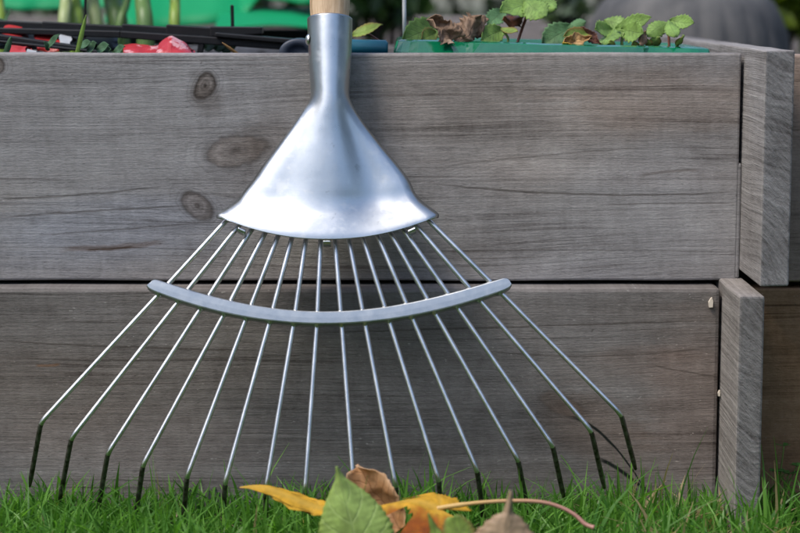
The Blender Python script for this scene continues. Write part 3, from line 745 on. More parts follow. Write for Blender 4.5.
# middle right plants
Yd = 0.07
sp4 = plant('strawberry_plant', (620, 48), Yd, 'bushy strawberry plant with several overlapping pale leaves beside the yellow dead leaf', 'plant', 'strawberry plants in the planter')
o4 = sp4.location
stalk([P(622, 49, Yd), P(622, 40, Yd), P(624, 33, Yd)], 0.0011, M_GSTALK, sp4, o4)
leaf('leaflet', P(618, 28, Yd + .02), P(603, 46, Yd - .015), LR + UP * .3, 0.0105, M_STRAW, sp4, STRAW, 7, 0.26, 0.05, -0.15, 0.03, o4)
leaf('leaflet', P(616, 29, Yd + .01), P(650, 17, Yd - .01), BK * .5 + UP * .8 - LR*.2, 0.0075, M_STRAW, sp4, STRAW, 7, 0.22, -0.06, 0.15, 0.03, o4)
leaf('leaflet', P(622, 30, Yd + .006), P(647, 35, Yd - .02), BK * .5 + UP * .8, 0.0105, M_STRAW, sp4, STRAW, 7, 0.29, 0.1, 0.15, 0.03, o4)
leaf('leaflet', P(612, 30, Yd + .02), P(592, 31, Yd), BK * .6 + UP * .7, 0.0090, M_STRAW, sp4, STRAW, 7, 0.29, -0.1, -0.15, 0.03, o4)
leaf('leaflet', P(604, 20, Yd + .04), P(628, 26, Yd + .03), BK * .4 + UP * .7, 0.0085, M_STRAW, sp4, STRAW, 7, 0.29, -0.1, -0.15, 0.03, o4)
for (px, py) in ((612, 45), (650, 44), (657, 42), (637, 46)):
    leaf('leaflet', P(px, py + 3, Yd - .01), P(px + random.uniform(-4, 4), py - 4, Yd - .014), LR, 0.0035, M_STRAW2, sp4, None, 7, 0.2, 0.1, 0.2, 0.05, o4)
Ye = 0.06
sp5 = plant('strawberry_plant', (672, 48), Ye, 'strawberry plant with two folded drooping leaflets nearest the right end of the planter', 'plant', 'strawberry plants in the planter')
o5 = sp5.location
stalk([P(669, 49, Ye), P(669, 40, Ye), P(668, 26, Ye)], 0.0010, M_STALK, sp5, o5)
stalk([P(675, 49, Ye - .01), P(680, 42, Ye - .01), P(684, 35, Ye - .01)], 0.0010, M_GSTALK, sp5, o5)
leaf('leaflet', P(668, 22, Ye + .004), P(648, 34, Ye - .006), BK * .5 + UP * .9, 0.0078, M_STRAW, sp5, STRAW, 7, 0.24, 0.08, 0.2, 0.03, o5)
leaf('leaflet', P(668, 20, Ye - .002), P(676, 38, Ye - .02), LR + UP * .2, 0.0068, M_STRAW, sp5, STRAW, 7, 0.24, 0.1, -0.3, 0.03, o5)
leaf('leaflet', P(670, 21, Ye + .008), P(695, 25, Ye - .004), BK * .5 + UP * .8, 0.0075, M_STRAW, sp5, STRAW, 7, 0.29, 0.1, 0.2, 0.03, o5)
leaf('leaflet', P(676, 46, Ye - .012), P(683, 38, Ye - .018), LR, 0.003, M_STRAW2, sp5, None, 7, 0.1, 0.1, 0.2, 0.03, o5)
leaf('leaflet', P(652, 46, Ye), P(660, 38, Ye - .004), LR, 0.005, M_STRAW, sp5, None, 7, 0.1, 0.1, 0.2, 0.03, o5)
Yf = 0.12
sp6 = plant('strawberry_plant', (568, 46), Yf, 'strawberry plant with dull green leaves leaning left, behind the yellow dead leaf', 'plant', 'strawberry plants in the planter')
o6 = sp6.location
stalk([P(570, 48, Yf), P(570, 36, Yf), P(568, 27, Yf)], 0.001, M_GSTALK, sp6, o6)
leaf('leaflet', P(572, 27, Yf), P(542, 45, Yf - .01), BK * .5 + UP, 0.0125, M_STRAW3, sp6, STRAW, 7, 0.22, 0.04, -0.2, 0.03, o6)
leaf('leaflet', P(566, 28, Yf), P(586, 22, Yf - .01), BK * .5 + UP, 0.006, M_STRAW3, sp6, STRAW, 7, 0.22, 0.04, -0.2, 0.03, o6)
leaf('leaflet', P(590, 33, Yf - .06), P(564, 36, Yf - .075), BK * .6 + UP * .8, 0.0065, M_STRAW2, sp6, STRAW, 7, 0.11, 0.04, -0.2, 0.03, o6)

# dead leaves on the planter
def dead(name, label, base, tip, side, w, mat, **kw):
    o = Vector(base); l = leaf(name, base, tip, side, w, mat, None, None, kw.pop('teeth', 9), kw.pop('tooth', 0.25), origin=o, **kw)
    l.location = o; tag(l, label, 'dead leaf', 'dead leaves on the planter box'); return l
d1 = empty('dead_leaf', P(450, 44, 0.045)); tag(d1, 'curled grey-brown dead leaf lying over the planter rim in two horns', 'dead leaf', 'dead leaves on the planter box')
oo = d1.location
leaf('leaf_lobe', P(452, 43, .045), P(431, 18, .040), LR + BK * .6, 0.0125, M_DRY, d1, [(0, .5), (.2, 1.0), (.45, .85), (.7, .5), (.88, .28), (1, .1)], 7, 0.25, 0.05, -0.55, 0.1, oo, 0.0005, 0.0050, 1)
leaf('leaf_lobe', P(462, 44, .045), P(480, 15, .048), LR + BK * .7, 0.0115, M_DRY, d1, [(0, .5), (.25, .9), (.5, 1), (.75, .8), (.95, .55), (1, .2)], 8, 0.35, -0.1, 0.7, 0.12, oo, 0.0005, 0.0060, 2)
leaf('leaf_lobe', P(468, 43, .05), P(488, 19, .055), LR + BK * .7, 0.0065, M_DRY, d1, [(0, .5), (.25, .9), (.5, 1), (.75, .8), (.95, .55), (1, .2)], 8, 0.35, -0.1, 0.9, 0.12, oo, 0.0005, 0.0060, 6)
M_YDRY = leaf_mat('yellow_dead_leaf', (0.42, 0.25, 0.10), (0.25, 0.12, 0.05), spots=(0.55, 0.38, 0.05), trans=0.15, rough=0.6)
dead('dead_leaf', 'shrivelled yellow and tan dead leaf lying on the planter rim', P(561, 43, .045), P(593, 37, .05), UP + BK * .6, 0.006, M_YDRY, curl=-0.1, cup=0.6, wave=0.2, crumple=0.0035, seed=9)
M_RDRY = leaf_mat('maroon_dead_leaf', (0.13, 0.055, 0.04), (0.09, 0.04, 0.03), trans=0.1, rough=0.7)
dead('dead_leaf', 'dark maroon dead leaf standing behind the yellow one', P(582, 28, .06), P(600, 46, .055), LR + UP * .4, 0.006, M_RDRY, curl=0.1, cup=0.5, wave=0.2, crumple=0.003, seed=11)
dead('dead_leaf', 'thin brown dead leaf scrap upright between the strawberry leaves', P(642, 46, .05), P(647, 31, .052), LR, 0.004, M_DRY, curl=0.1, cup=0.5, wave=0.2, crumple=0.003, seed=13)

# white stake
M_WHITE = NT('white_plastic').fin((0.72, 0.74, 0.74), 0.4)
M_PAPER = NT('dirty_paper').fin((0.36, 0.38, 0.40), 0.7)
m = MB(); Yw = 0.10; a = P(404.5, 40, Yw); b = P(404.0, -60, Yw)
for i_, dx in enumerate((0.0,)):
    m.tube([a, lerp(a, b, .3), lerp(a, b, .65), b], 0.0015, 10)
stake = m.build('plant_stake', M_WHITE, None, True, origin=a); stake.location = a
tag(stake, 'thin white upright plant stake at the left end of the green planter', 'stake')

# teal tube lying in the bed
n = NT('teal_plastic'); M_TEAL = n.fin((0.012, 0.10, 0.15), 0.25)
m = MB(); Yt = 0.06; a = P(340, 47.5, Yt); b = P(388, 48.5, Yt)
m.tube([a, a + (b-a)*.1, b - (b-a)*.05, b], [0.0055, 0.0062, 0.0062, 0.0045], 20)
teal = m.build('hose_piece', M_TEAL, None, True, origin=a); teal.location = a
tag(teal, 'short teal plastic tube lying right behind the rake socket', 'tube')
# small yellowish leaf over the tube
Yl = 0.075; yv = plant('seedling', (386, 47), Yl, 'single yellow-green leaf on brown stalk above the teal tube', 'plant'); ov = yv.location
stalk([P(387, 48, Yl), P(378, 40, Yl), P(367, 33, Yl)], 0.0008, M_STALK, yv, ov)
leaf('leaf_blade', P(352, 36, Yl), P(382, 24, Yl - .01), BK * .6 + UP * .7, 0.0065, M_STRAW2, yv, None, 8, 0.18, -0.05, 0.2, 0.05, ov)

# dark blue cap beside the socket
M_NAVY = NT('navy_rubber').fin((0.030, 0.040, 0.062), 0.45)
m = MB(); Yn = 0.05; cN = P(298, 53, Yn); R_ = 0.0105; rr = []
for (yy, r) in ((0.030, 0.0), (0.030, R_), (0.002, R_), (0.0006, R_*.97), (0, R_*.90), (0.0, R_*.55), (0.0016, R_*.5), (0.0016, 0.0)):
    rr.append([cN + Vector((r * 1.35 * math.cos(t), yy, r * math.sin(t))) for t in np.linspace(0, 2*math.pi, 40)[:-1]])
m.grid(rr, closed=True); cap = m.build('bottle_cap', M_NAVY, None, True, origin=cN); cap.location = cN
tag(cap, 'dark blue-grey rounded plastic cap half hidden left of the rake socket', 'cap')

# black plastic rack of overlapping slats
n = NT('black_plastic'); c = n.coord(); M_BLK = n.fin(n.mix(n.noise(c, 60, 4), (0.004, 0.004, 0.005), (0.012, 0.013, 0.015)), 0.42, 0, 0.4)
Yr = 0.15
rk0 = P(200, 56, Yr); rack = empty('seed_rack', rk0); tag(rack, 'black plastic rack of overlapping slats lying in the bed left of the rake', 'rack')
def rb(nm, pts, t): 
    m = MB(); m.tube(pts, t, 4); o = m.build(nm, M_BLK, rack, False, origin=rk0); mod_bevel(o, 0.0006, 1); return o
seg = [(-30, 16, 52, 23.5), (38, 18.5, 132, 26.5), (124, 23, 176, 28.5), (166, 24.5, 220, 31), (212, 25.5, 262, 29)]
def slat(a, b, w0, w1, Y, thick=0.004):
    w0 *= 1.9; w1 *= 1.9
    m = MB(); A = P(*a, Y); B = P(*b, Y)
    m.add([A, B, B - UP*w1*PX, A - UP*w0*PX, A + BK*.016, B + BK*.016, B + BK*.016 - UP*w1*PX, A + BK*.016 - UP*w0*PX],
          [(0,3,2,1), (4,5,6,7), (0,1,5,4), (1,2,6,5), (2,3,7,6), (3,0,4,7)])
    o = m.build('slat', M_BLK, rack, False, origin=rk0)
    bm = bmesh.new(); bm.from_mesh(o.data); bmesh.ops.recalc_face_normals(bm, faces=bm.faces); bm.to_mesh(o.data); bm.free()
    mod_bevel(o, 0.0008, 2); return o
slat((-30, 19), (50, 23), 6, 4, Yr); slat((42, 21.5), (128, 26.5), 6, 4, Yr - .003); slat((122, 24), (172, 27.5), 7, 4, Yr - .006); slat((166, 24.5), (216, 28), 8, 5, Yr - .009); slat((210, 26.5), (262, 27), 6, 4, Yr - .012)
slat((120, 31), (308, 43), 4, 5, Yr - .015); slat((215, 32.5), (310, 40.5), 2.5, 3, Yr - .02); slat((-30, 27), (120, 31), 3, 4, Yr - .015)
slat((-30, 30.5), (78, 46), 3, 2.5, Yr - .05); slat((-30, 37), (110, 52), 1.6, 1.6, Yr - .055); slat((-30, 33.5), (60, 44), 1.5, 1.5, Yr - .045)
rb('post', [P(203, 36, Yr - .012), P(197, 70, Yr - .012)], 0.0032)
rb('post', [P(232, 5, Yr + .02), P(233, 40, Yr + .02)], 0.0019)
rb('post', [P(86, -20, Yr + .02), P(84, 60, Yr + .02)], 0.0014)
# dark mesh tray below the rails
m = MB(); rr = []
for j in range(9):
    rr.append([P(lerp(-60, 118, i/16), lerp(30, 33, i/16) + 2.2*j, Yr + .03 - .004*j) + Vector((0, 0.004*mnoise.noise(Vector((i*.9, j*.8, 4))), 0)) for i in range(17)])
m.grid(rr); tr_ = m.build('tray', M_BLK, rack, True, origin=rk0); mod_solid(tr_, 0.0012, 0)

# red crumpled plastic wrappers
n = NT('red_wrapper'); c = n.coord(); a_ = n.noise(c, 70, 3, 0.6); M_RED = n.fin(n.mix(n.mr(a_, 0.57, 0.66), (0.40, 0.022, 0.030), (0.60, 0.30, 0.32)), 0.35)
M_REDC = NT('red_plastic').fin((0.40, 0.025, 0.025), 0.4)
def crumple(name, x0, y0p, x1, y1p, Y, label, mat, seed, peak=None, cat='wrapper', grp=None):
    c0 = P((x0+x1)/2, y1p, Y); m = MB(); rr = []; NX, NY = 14, 6
    for j in range(NY + 1):
        row = []
        for i in range(NX + 1):
            s, t = i/NX, j/NY
            topy = y0p if peak is None else y0p + (y1p - y0p) * min(1, abs(s - peak) / (0.5 if s < peak else .62)) * .85
            py = lerp(y1p + 10, topy, t)
            p = P(lerp(x0, x1, s), py, Y + 0.022 * t * t)
            p += mnoise.noise_vector(p * 45 + Vector((seed, 0, 0))) * 0.003 + mnoise.noise_vector(p * 110 + Vector((seed, 3, 0))) * 0.0018
            row.append(p)
        rr.append(row)
    # back side closes the shape
    back = [[p + BK * 0.026 for p in r] for r in reversed(rr[:-1])]
    m.grid(rr + back); o = m.build(name, mat, None, False, origin=c0); o.location = c0; mod_solid(o, 0.0008, 0)
    tag(o, label, cat, grp); return o
crumple('wrapper', 157, 35, 192, 53, 0.07, 'crumpled red and pink wrapper folded into a peak', M_RED, 1, 0.4, grp='red scraps in the bed')
crumple('wrapper', 122, 45.5, 165, 53, 0.075, 'flat red and pink wrapper just left of the peaked one', M_RED, 2, grp='red scraps in the bed')
crumple('wrapper', 36, 34, 64, 42, 0.125, 'small plain red wrapper between the two black rails', M_REDC, 4, grp='red scraps in the bed')
crumple('wrapper', 3, 27, 20, 34, 0.13, 'tiny plain red wrapper at the far left above the lower rail', M_REDC, 5, grp='red scraps in the bed')
crumple('wrapper', 6, 46, 28, 53, 0.06, 'plain red wrapper at the left edge resting against the front board', M_REDC, 6, grp='red scraps in the bed')
crumple('wrapper', 27, 48.5, 37, 53, 0.055, 'crumpled white paper scrap between red wrapper and grass blade', M_PAPER, 8)
crumple('wrapper', 60, 36.5, 72, 41, 0.115, 'small white paper scrap beside the middle red wrapper', M_PAPER, 9)

# weeds in the left of the bed
M_WEED = leaf_mat('weed_leaf', (0.075, 0.165, 0.085), (0.14, 0.24, 0.13), trans=0.2); M_BLADE = leaf_mat('young_blade', (0.24, 0.40, 0.08), (0.30, 0.45, 0.14), trans=0.35)
BL = [(0, .9), (.5, 1), (.85, .6), (1, .05)]
def blade_thing(px0, py0, px1, py1, Y, w, label, mat):
    a = P(px0, py0, Y); l = leaf('grass_blade', a, P(px1, py1, Y - .004), LR, w, mat, None, BL, 6, 0.0, 0.03, 0.3, 0, a); l.location = a
    tag(l, label, 'grass blade'); return l
blade_thing(76, 58, 86, 15, 0.045, 0.0017, 'tall bright green grass blade leaning right behind the front board', M_BLADE)
blade_thing(5, 56, 11, 37, 0.045, 0.0022, 'short dull green blade at the left edge behind the front board', M_WEED)
blade_thing(240, 56, 222, 43, 0.06, 0.0012, 'thin yellow dry stalk leaning left behind the front board', M_YDRY)
def weed(px, py, Y, leaves, label):
    v = P(px, py, Y); w = empty('weed', v); tag(w, label, 'weed', 'small weeds in the bed')
    for (ax, ay, bx_, by_, wd) in leaves: leaf('leaf_blade', P(ax, ay, Y), P(bx_, by_, Y - .008), BK * .5 + UP + LR * .2, wd, M_WEED, w, None, 8, 0.05, 0.05, 0.2, 0.05, v)
    return w
weed(54, 52, 0.08, [(46, 49, 61, 35, .0045), (50, 50, 45, 42, .003)], 'weed with one slanting grey-green leaf left of the tall blade')
weed(100, 53, 0.06, [(80, 46, 92, 43, .004), (88, 51, 98, 44, .0055), (97, 50, 110, 46, .005), (104, 53, 112, 50, .004)], 'weed with a row of small round leaves right of the tall blade')
weed(122, 54, 0.06, [(114, 53, 126, 47, .0045)], 'weed with a single leaf touching the flat red wrapper')
weed(215, 54, 0.16, [(205, 49, 222, 38, .008), (215, 50, 236, 36, .008), (222, 51, 240, 44, .006)], 'weed with pale leaves under the rack beside the black post')
weed(2, 34, 0.18, [(-6, 32, 7, 22, .008), (0, 30, 9, 26, .005)], 'grey-green weed at the left edge above the black rail')
weed(10, 20, 0.3, [(4, 24, 13, 9, .005)], 'small upright grey-green leaf in front of the dark gap')

# thick leafy stems behind the rack
def stem_mat(nm, c1, c2):
    n = NT(nm); x, y, z = n.sep(n.coord()); g = n.noise(n.comb(n.mul(x, 260), n.mul(y, 60), n.mul(z, 6)), 1, 3); return n.fin(n.mix(g, c1, c2), 0.45)
M_ST1 = stem_mat('pale_stem', (0.20, 0.27, 0.09), (0.36, 0.42, 0.20)); M_ST2 = stem_mat('yellow_green_stem', (0.14, 0.24, 0.03), (0.27, 0.38, 0.06)); M_ST3 = stem_mat('green_stem', (0.06, 0.13, 0.03), (0.14, 0.24, 0.07))
stems = [(60, 66, 9, M_ST1, 'pale thick stem, leftmost of the stems behind the rack'), (78, 73, 11, M_ST2, 'yellow-green thick stem between two paler stems behind the rack'), (98, 92, 10, M_ST1, 'grey-green stem behind the thin black rod'), (122, 112, 15, M_ST3, 'broadest green stem behind the rack'), (146, 142, 12, M_ST3, 'second green stem right of the broadest one'), (172, 175, 8, M_ST2, 'slim stem, rightmost of the stems in front of the green sheet'), (110, 128, 6, M_ST3, 'narrow green stem crossing the broadest one'), (1, -3, 10, M_ST2, 'yellow-green stem cut by the left edge')]
for i, (p0, p1, w, mt, lb) in enumerate(stems):
    Y = 0.36 + 0.02 * (i % 4); a = P(p0, 56, Y); a.z = zs - 0.004; b = P(p1, -10, Y + 0.02); pr = empty('leek_plant', a); tag(pr, lb, 'plant', 'thick stems behind the rack')
    mid = P(lerp(p0, p1, .5) + 1, 24, Y); r = w * 0.5 * PX * 1.75
    top = b + UP * 0.10; m = MB(); m.tube(catmull([a, mid, b, top], 5), [lerp(r*1.1, r*.8, k/15) for k in range(16)], 12); m.build('stem', mt, pr, True, origin=a)
    for q in range(3):
        an = 2.1 * q + i; dv = Vector((math.cos(an), math.sin(an) * .6, 1.1)).normalized()
        leaf('leaf_blade', top - UP * 0.03, top + dv * 0.22, Vector((-math.sin(an), math.cos(an), 0)), 0.014, M_WEED if mt is M_ST1 else M_STRAW3, pr, BL, 6, 0, 0.25, 0.25, 0, a)

# ------------------------------------------------------------------ green plastic sheet behind
n = NT('green_tarp'); c = n.coord(); nz = n.noise(c, 9, 3)
M_TARP = n.fin(n.mix(nz, (0.000, 0.17, 0.060), (0.001, 0.33, 0.125)), 0.55, 0, 0.2)
def sheet(name, x0, x1, top, bot, Y, label, seed, depth=0.5, rise=0.20):
    c0 = P((x0+x1)/2, 60, Y); c0.z = 0.0; m = MB(); rr = []
    for j in range(26):
        t = j / 25; row = []
        for i in range(61):
            px = lerp(x0, x1, i/60)
            pb = P(px, bot(px), Y); w = mnoise.noise(Vector((px*.018, t*2.2, seed))) * 0.05 + mnoise.noise(Vector((px*.05, t*5, seed+3))) * 0.014
            # the edge hangs at the front, the sheet slopes back and up over the hoop
            p = pb + Vector((0, depth * t, rise * math.sin(t * 1.5))) + rise * 5 * Vector((0, w * (0.4 + t), w * .5 * (0.25 + t)))
            row.append(p)
        rr.append(row)
    m.grid(rr); o = m.build(name, M_TARP, None, True, origin=c0); o.location = c0; mod_solid(o, 0.002, 0); tag(o, label, 'tarp'); return o
sheet('tarp', -160, 122, None, lambda p: 8 + 1.2 * math.sin(p * .05), 0.78, 'bright green plastic sheet stretched over a dark gap at far left', 2)
sheet('tarp', 104, 345, None, lambda p: 25 + 2.5 * math.sin(p * .045 + 1) - 27 * smooth01((p - 238) / 26), 0.76, 'bright green plastic sheet lying in folds behind the rake handle', 5, 0.4)
sheet('tarp', 215, 345, None, lambda p: 27 + 1.5 * math.sin(p * .06 + 1), 0.71, 'narrow fold of green plastic sheet under the dark hollow left of the rake handle', 9, 0.10, 0.018)
# black slats added for the shade in the hollows under the green sheets
n = NT('shade_black'); M_SHADE = n.fin((0.012, 0.011, 0.010), 0.6)
cr0 = P(30, 60, 0.86); cr0.z = 0
shade_backdrop = empty('shade_backdrop', cr0); tag(shade_backdrop, 'black slats standing in for the shade under the bright green sheets', 'shade_backdrop')
a = P(-170, 60, 0.86); b = P(348, 5, 0.86)
for k in range(5):
    m = MB(); zz = 0.03 + k * 0.062; m.box((a.x, 0.86, zz), (b.x, 0.875, zz + 0.055)); o = m.build('slat', M_SHADE, shade_backdrop, False, origin=cr0); mod_bevel(o, .003)
for xx in (a.x, b.x - 0.03):
    m = MB(); m.box((xx, 0.876, 0.0), (xx + 0.03, 1.15, 0.34)); o = m.build('side_panel', M_SHADE, shade_backdrop, False, origin=cr0); mod_bevel(o, .003)

# another raised bed farther back
Y2 = 1.5
bed3 = empty('raised_bed', (0.3, Y2, 0)); tag(bed3, 'far grey wooden raised bed, blurred behind the green planter', 'raised bed')
zz2 = P(450, 17.5, Y2).z
M_FAR = wood_face('far_pine', 8, [(c[0]*1.1, c[1]*1.06, c[2]*1.06) for c in GREY])
def board3(a, b):
    o = board('board', a, b, M_FAR, None, 0.003); o.parent = bed3; o.matrix_parent_inverse = Matrix.Translation((-0.3, -Y2, 0)); return o
board3((-1.1, Y2, -0.02), (1.6, Y2 + .03, zz2 - 0.17)); board3((-1.1, Y2 + 0.001, zz2 - 0.165), (1.6, Y2 + .03, zz2))
board3((-1.1, Y2 + 0.6, -0.02), (1.6, Y2 + .63, zz2 - 0.02))
S = MB(); S.grid([[(x, y, zz2 - 0.04) for x in (-1.1, 1.6)] for y in (Y2 + .6, Y2 + .031)]); s3 = S.build('soil', M_SOIL); tag(s3, kind='structure')

# grey ribbed tub
n = NT('grey_dusty_rubber'); c = n.coord(); a_ = n.noise(c, 14, 4, 0.6); x, y, z = n.sep(c)
M_TUB = n.fin(n.mix(n.mr(a_, .3, .7), (0.048, 0.050, 0.054), (0.115, 0.113, 0.110)), 0.7)
Yg = 0.92; cg = P(686, 60, Yg); cg.z = 0; topz = P(686, 2, Yg - .12).z + 0.012
tub = empty('bucket', cg); tag(tub, 'upturned grey ribbed rubber bucket beyond the planter at upper right', 'bucket')
m = MB(); rr = []; RB = (P(785, 20, Yg).x - P(586, 20, Yg).x) / 2
for (zf, rf, rib) in ((0.0, 1.10, 0), (0.02, 1.12, 0), (0.06, 1.10, 1), (0.25, 1.07, 1), (topz - .05, 1.01, 1), (topz - .032, 0.95, .8), (topz - .014, 0.87, .3), (topz - .004, 0.77, 0), (topz, 0.70, 0), (topz, 0.62, 0), (topz - .006, .58, 0), (topz - .006, 0.0, 0)):
    zf = zf if zf <= topz else topz
    row = []
    for k in range(192):
        an = 2*math.pi*k/192; r = RB * rf * (1 - rib * 0.022 * (0.5 + 0.5*math.cos(an*24)) ** 3); row.append(cg + Vector((r*math.cos(an), r*math.sin(an), zf)))
    rr.append(row)
m.grid(rr, closed=True); m.build('body', M_TUB, tub, True, origin=cg)

# ------------------------------------------------------------------ shrubs and hedge
M_HEDGE = leafy('hedge_leaves', (0.008, 0.016, 0.006), (0.030, 0.058, 0.018), 0.2, 0.5, dry=(0.05, 0.07, 0.02)); M_SHRUB = leafy('shrub_leaves', (0.05, 0.10, 0.010), (0.24, 0.30, 0.03), 0.4, 0.5, dry=(0.34, 0.36, 0.05))
M_BARK = NT('bark').fin((0.060, 0.040, 0.030), 0.9)
def leaf_cloud(C, R, Nn, size, name, mat, parent, origin, box=False):
    if box: p = rng.uniform(-1, 1, (Nn, 3))
    else:
        p = rng.normal(size=(Nn, 3)); p /= np.linalg.norm(p, axis=1)[:, None]; p *= rng.uniform(0.35, 1, (Nn, 1))
        p *= (1 + 0.25*np.array([mnoise.noise(Vector(q*2.3)) for q in p]))[:, None]
    c = np.array(C) - np.array(origin) + p*np.array(R)
    a = rng.normal(size=(Nn, 3)); a /= np.linalg.norm(a, axis=1)[:, None]; b = np.cross(a, rng.normal(size=(Nn, 3))); b /= np.linalg.norm(b, axis=1)[:, None]; nn = np.cross(a, b)
    s = size*rng.uniform(.6, 1.3, (Nn, 1)); L = [(-1, 0, 0), (-.35, .38, .1), (.4, .34, .06), (1, 0, -.1), (.4, -.34, .06), (-.35, -.38, .1)]
    V = np.stack([c + (a*q[0] + b*q[1] + nn*q[2])*s for q in L], 1).reshape(-1, 3)
    base = (np.arange(Nn)*6)[:, None]; Fq = np.concatenate([base + np.array([[0, 1, 2, 3]]), base + np.array([[0, 3, 4, 5]])])
    o = mesh_np(name, V, Fq, np.repeat(np.clip(rng.beta(2, 2.4, Nn), 0, .95), 6), mat)
    if parent: o.parent = parent
    return o
hedge = empty('hedge', (0, 3.6, 0)); tag(hedge, 'dark evergreen hedge behind the far bed, plus unseen sides added to darken reflections', 'hedge')
leaf_cloud((0, 3.6, 0.8), (4.2, 0.45, 0.85), 26000, 0.035, 'foliage', M_HEDGE, hedge, (0, 3.6, 0), True)
leaf_cloud((3.0, 0.6, 1.2), (0.45, 3.2, 1.2), 15000, 0.05, 'foliage', M_HEDGE, hedge, (0, 3.6, 0), True)  # unseen right side, added to darken reflections in the rake metal
leaf_cloud((-3.4, 0.6, 1.2), (0.45, 3.2, 1.2), 15000, 0.05, 'foliage', M_HEDGE, hedge, (0, 3.6, 0), True)  # unseen left side, added to darken the socket's reflections
leaf_cloud((0, -6.2, 1.15), (5.5, 0.5, 1.15), 22000, 0.065, 'foliage', M_HEDGE, hedge, (0, 3.6, 0), True)  # out of view behind the camera, added to be reflected in the metal
for k in range(12):
    m = MB(); xx = -3.9 + k*.71 + random.uniform(-.1, .1); m.tube([(xx, 3.65, -0.02), (xx + random.uniform(-.05, .05), 3.66, .7), (xx + random.uniform(-.1, .1), 3.62, 1.4)], [.03, .022, .008], 8); m.build('trunk', M_BARK, hedge, True, origin=(0, 3.6, 0))
def shrub(px, py, Y, R, Nn, size, mat, label, zc=None):
    v = P(px, py, Y); r0 = Vector((v.x, v.y, 0)); o = empty('shrub', r0); tag(o, label, 'shrub', 'shrubs beyond the beds')
    leaf_cloud(v, R, Nn, size, 'foliage', mat, o, r0)
    for k in range(5):
        m = MB(); e = v + Vector((random.uniform(-1, 1)*R[0]*.6, random.uniform(-1, 1)*R[1]*.6, R[2]*.4)); m.tube([r0 + Vector((random.uniform(-.02, .02), 0, -.02)), lerp(r0, e, .5) + Vector((0, 0, .02)), e], [.009, .006, .003], 8); m.build('branch', M_BARK, o, True, origin=r0)
    return o
shrub(782, 2, 1.25, (0.050, 0.06, 0.10), 130, 0.030, M_SHRUB, 'yellow-green shrub at the top right corner')
M_SHR2 = leafy('mid_shrub_leaves', (0.020, 0.050, 0.015), (0.075, 0.14, 0.040), 0.3, 0.5, dry=(0.16, 0.04, 0.04))
shrub(378, -4, 1.25, (0.075, 0.08, 0.055), 160, 0.022, M_SHR2, 'low green shrub just right of the rake handle')
M_PALE = leafy('pale_shrub_leaves', (0.06, 0.09, 0.06), (0.14, 0.19, 0.135), 0.3, 0.5)
shrub(568, 12, 1.15, (0.03, 0.05, 0.06), 70, 0.020, M_PALE, 'pale grey-green shrub between the largest leaf and the bucket')

# ------------------------------------------------------------------ fallen leaves on the grass
def maple(label, base, tip, side, mat, droop=0.25, stem=None):
    """five-lobed toothed leaf; base is where the stalk joins; +v runs to the tip"""
    base, tip, side = Vector(base), Vector(tip), Vector(side).normalized(); ax = tip - base; L = ax.length; ax.normalize()
    side = (side - ax*side.dot(ax)).normalized(); nor = ax.cross(side)
    if nor.z < 0: nor = -nor
    lobes = [(0.0, 1.0, .30), (0.95, .50, .30), (-0.80, .36, .30), (1.85, .20, .30), (-1.60, .36, .40)]
    NA = 360; NRr = 16; vs = [Vector((0, 0, 0))]; uvs = [(0, 0)]; info = []
    for a_i in range(NA):
        th = -2.75 + 5.5*a_i/(NA-1); r = 0.16
        for (c_, l_, w_) in lobes:
            d = abs(th - c_)/w_; r = max(r, l_*max(0.0, 1 - d**1.15*.72) if d < 1.6 else 0)
        r *= 1 - (0.24 if abs(th) > .42 else 0.0)*((th*13/math.pi*1.9 + .3*math.sin(th*5)) % 1.0)
        info.append((th, max(r, .14)))
    for k in range(1, NRr+1):
        for (th, r) in info:
            q = k/NRr*r; vs.append(Vector((q*math.cos(th), q*math.sin(th), 0))); uvs.append((math.sin(th)*q, q*math.cos(th)))
    out = []
    for v in vs:
        X_, Y_ = v.x, v.y
        if X_ > .3: Y_ *= 1 - .45*((1.0 - X_*11) % 1.0)*min(1, abs(Y_)*9)
        nr_ = 1 - smooth01((X_ - .38) / .2)
        h = (-droop*Y_ if Y_ > 0 else lerp(0.15*Y_, -1.6*max(0.0, -Y_ - .05), nr_)) + 0.10*X_*X_ - 0.05*X_ + 0.03*math.sin(X_*9 + Y_*5) + 0.03*mnoise.noise(Vector((X_*4, Y_*4, 3)))
        p = base + ax*(X_*L) + side*(Y_*L) + nor*(h*L); out.append(p)
    fs = [(0, 1+i, 2+i) for i in range(NA-1)]
    for k in range(NRr-1):
        o_ = 1+k*NA; fs += [(o_+i, o_+NA+i, o_+NA+i+1, o_+i+1) for i in range(NA-1)]
    return out, fs, uvs
M_MAPLE = leaf_mat('yellow_maple', (0.72, 0.40, 0.035), (0.78, 0.50, 0.10), trans=0.4, rough=0.7, veins=5)
t_ = M_MAPLE.node_tree; pb_ = [q for q in t_.nodes if q.type == 'BSDF_PRINCIPLED'][0]; src_ = pb_.inputs['Base Color'].links[0].from_socket
class _N(NT):
    def __init__(s): s.mat = M_MAPLE; s.t = t_; s.b = pb_
n = _N(); uv_ = n.sep(n.coord('UV')); rz_ = n.noise(n.coord(), 110, 4, .6)
rust = n.mix(n.mr(rz_, .35, .65), (0.48, 0.12, 0.012), (0.22, 0.040, 0.010))
t_.links.new(n.mix(n.mr(n.add(uv_[0], n.mul(n.sub(rz_, .5), .12)), -0.085, -0.04, 1.0, 0.0), src_, n.mix(n.mr(uv_[1], .40, .56), rust, src_)), pb_.inputs['Base Color'])
Ym = -0.20
mr = empty('maple_leaf', P(440, 508, Ym)); tag(mr, 'yellow toothed maple leaf with rusty underside and long stalk lying on the grass', 'fallen leaf', 'fallen leaves on the grass'); om = mr.location
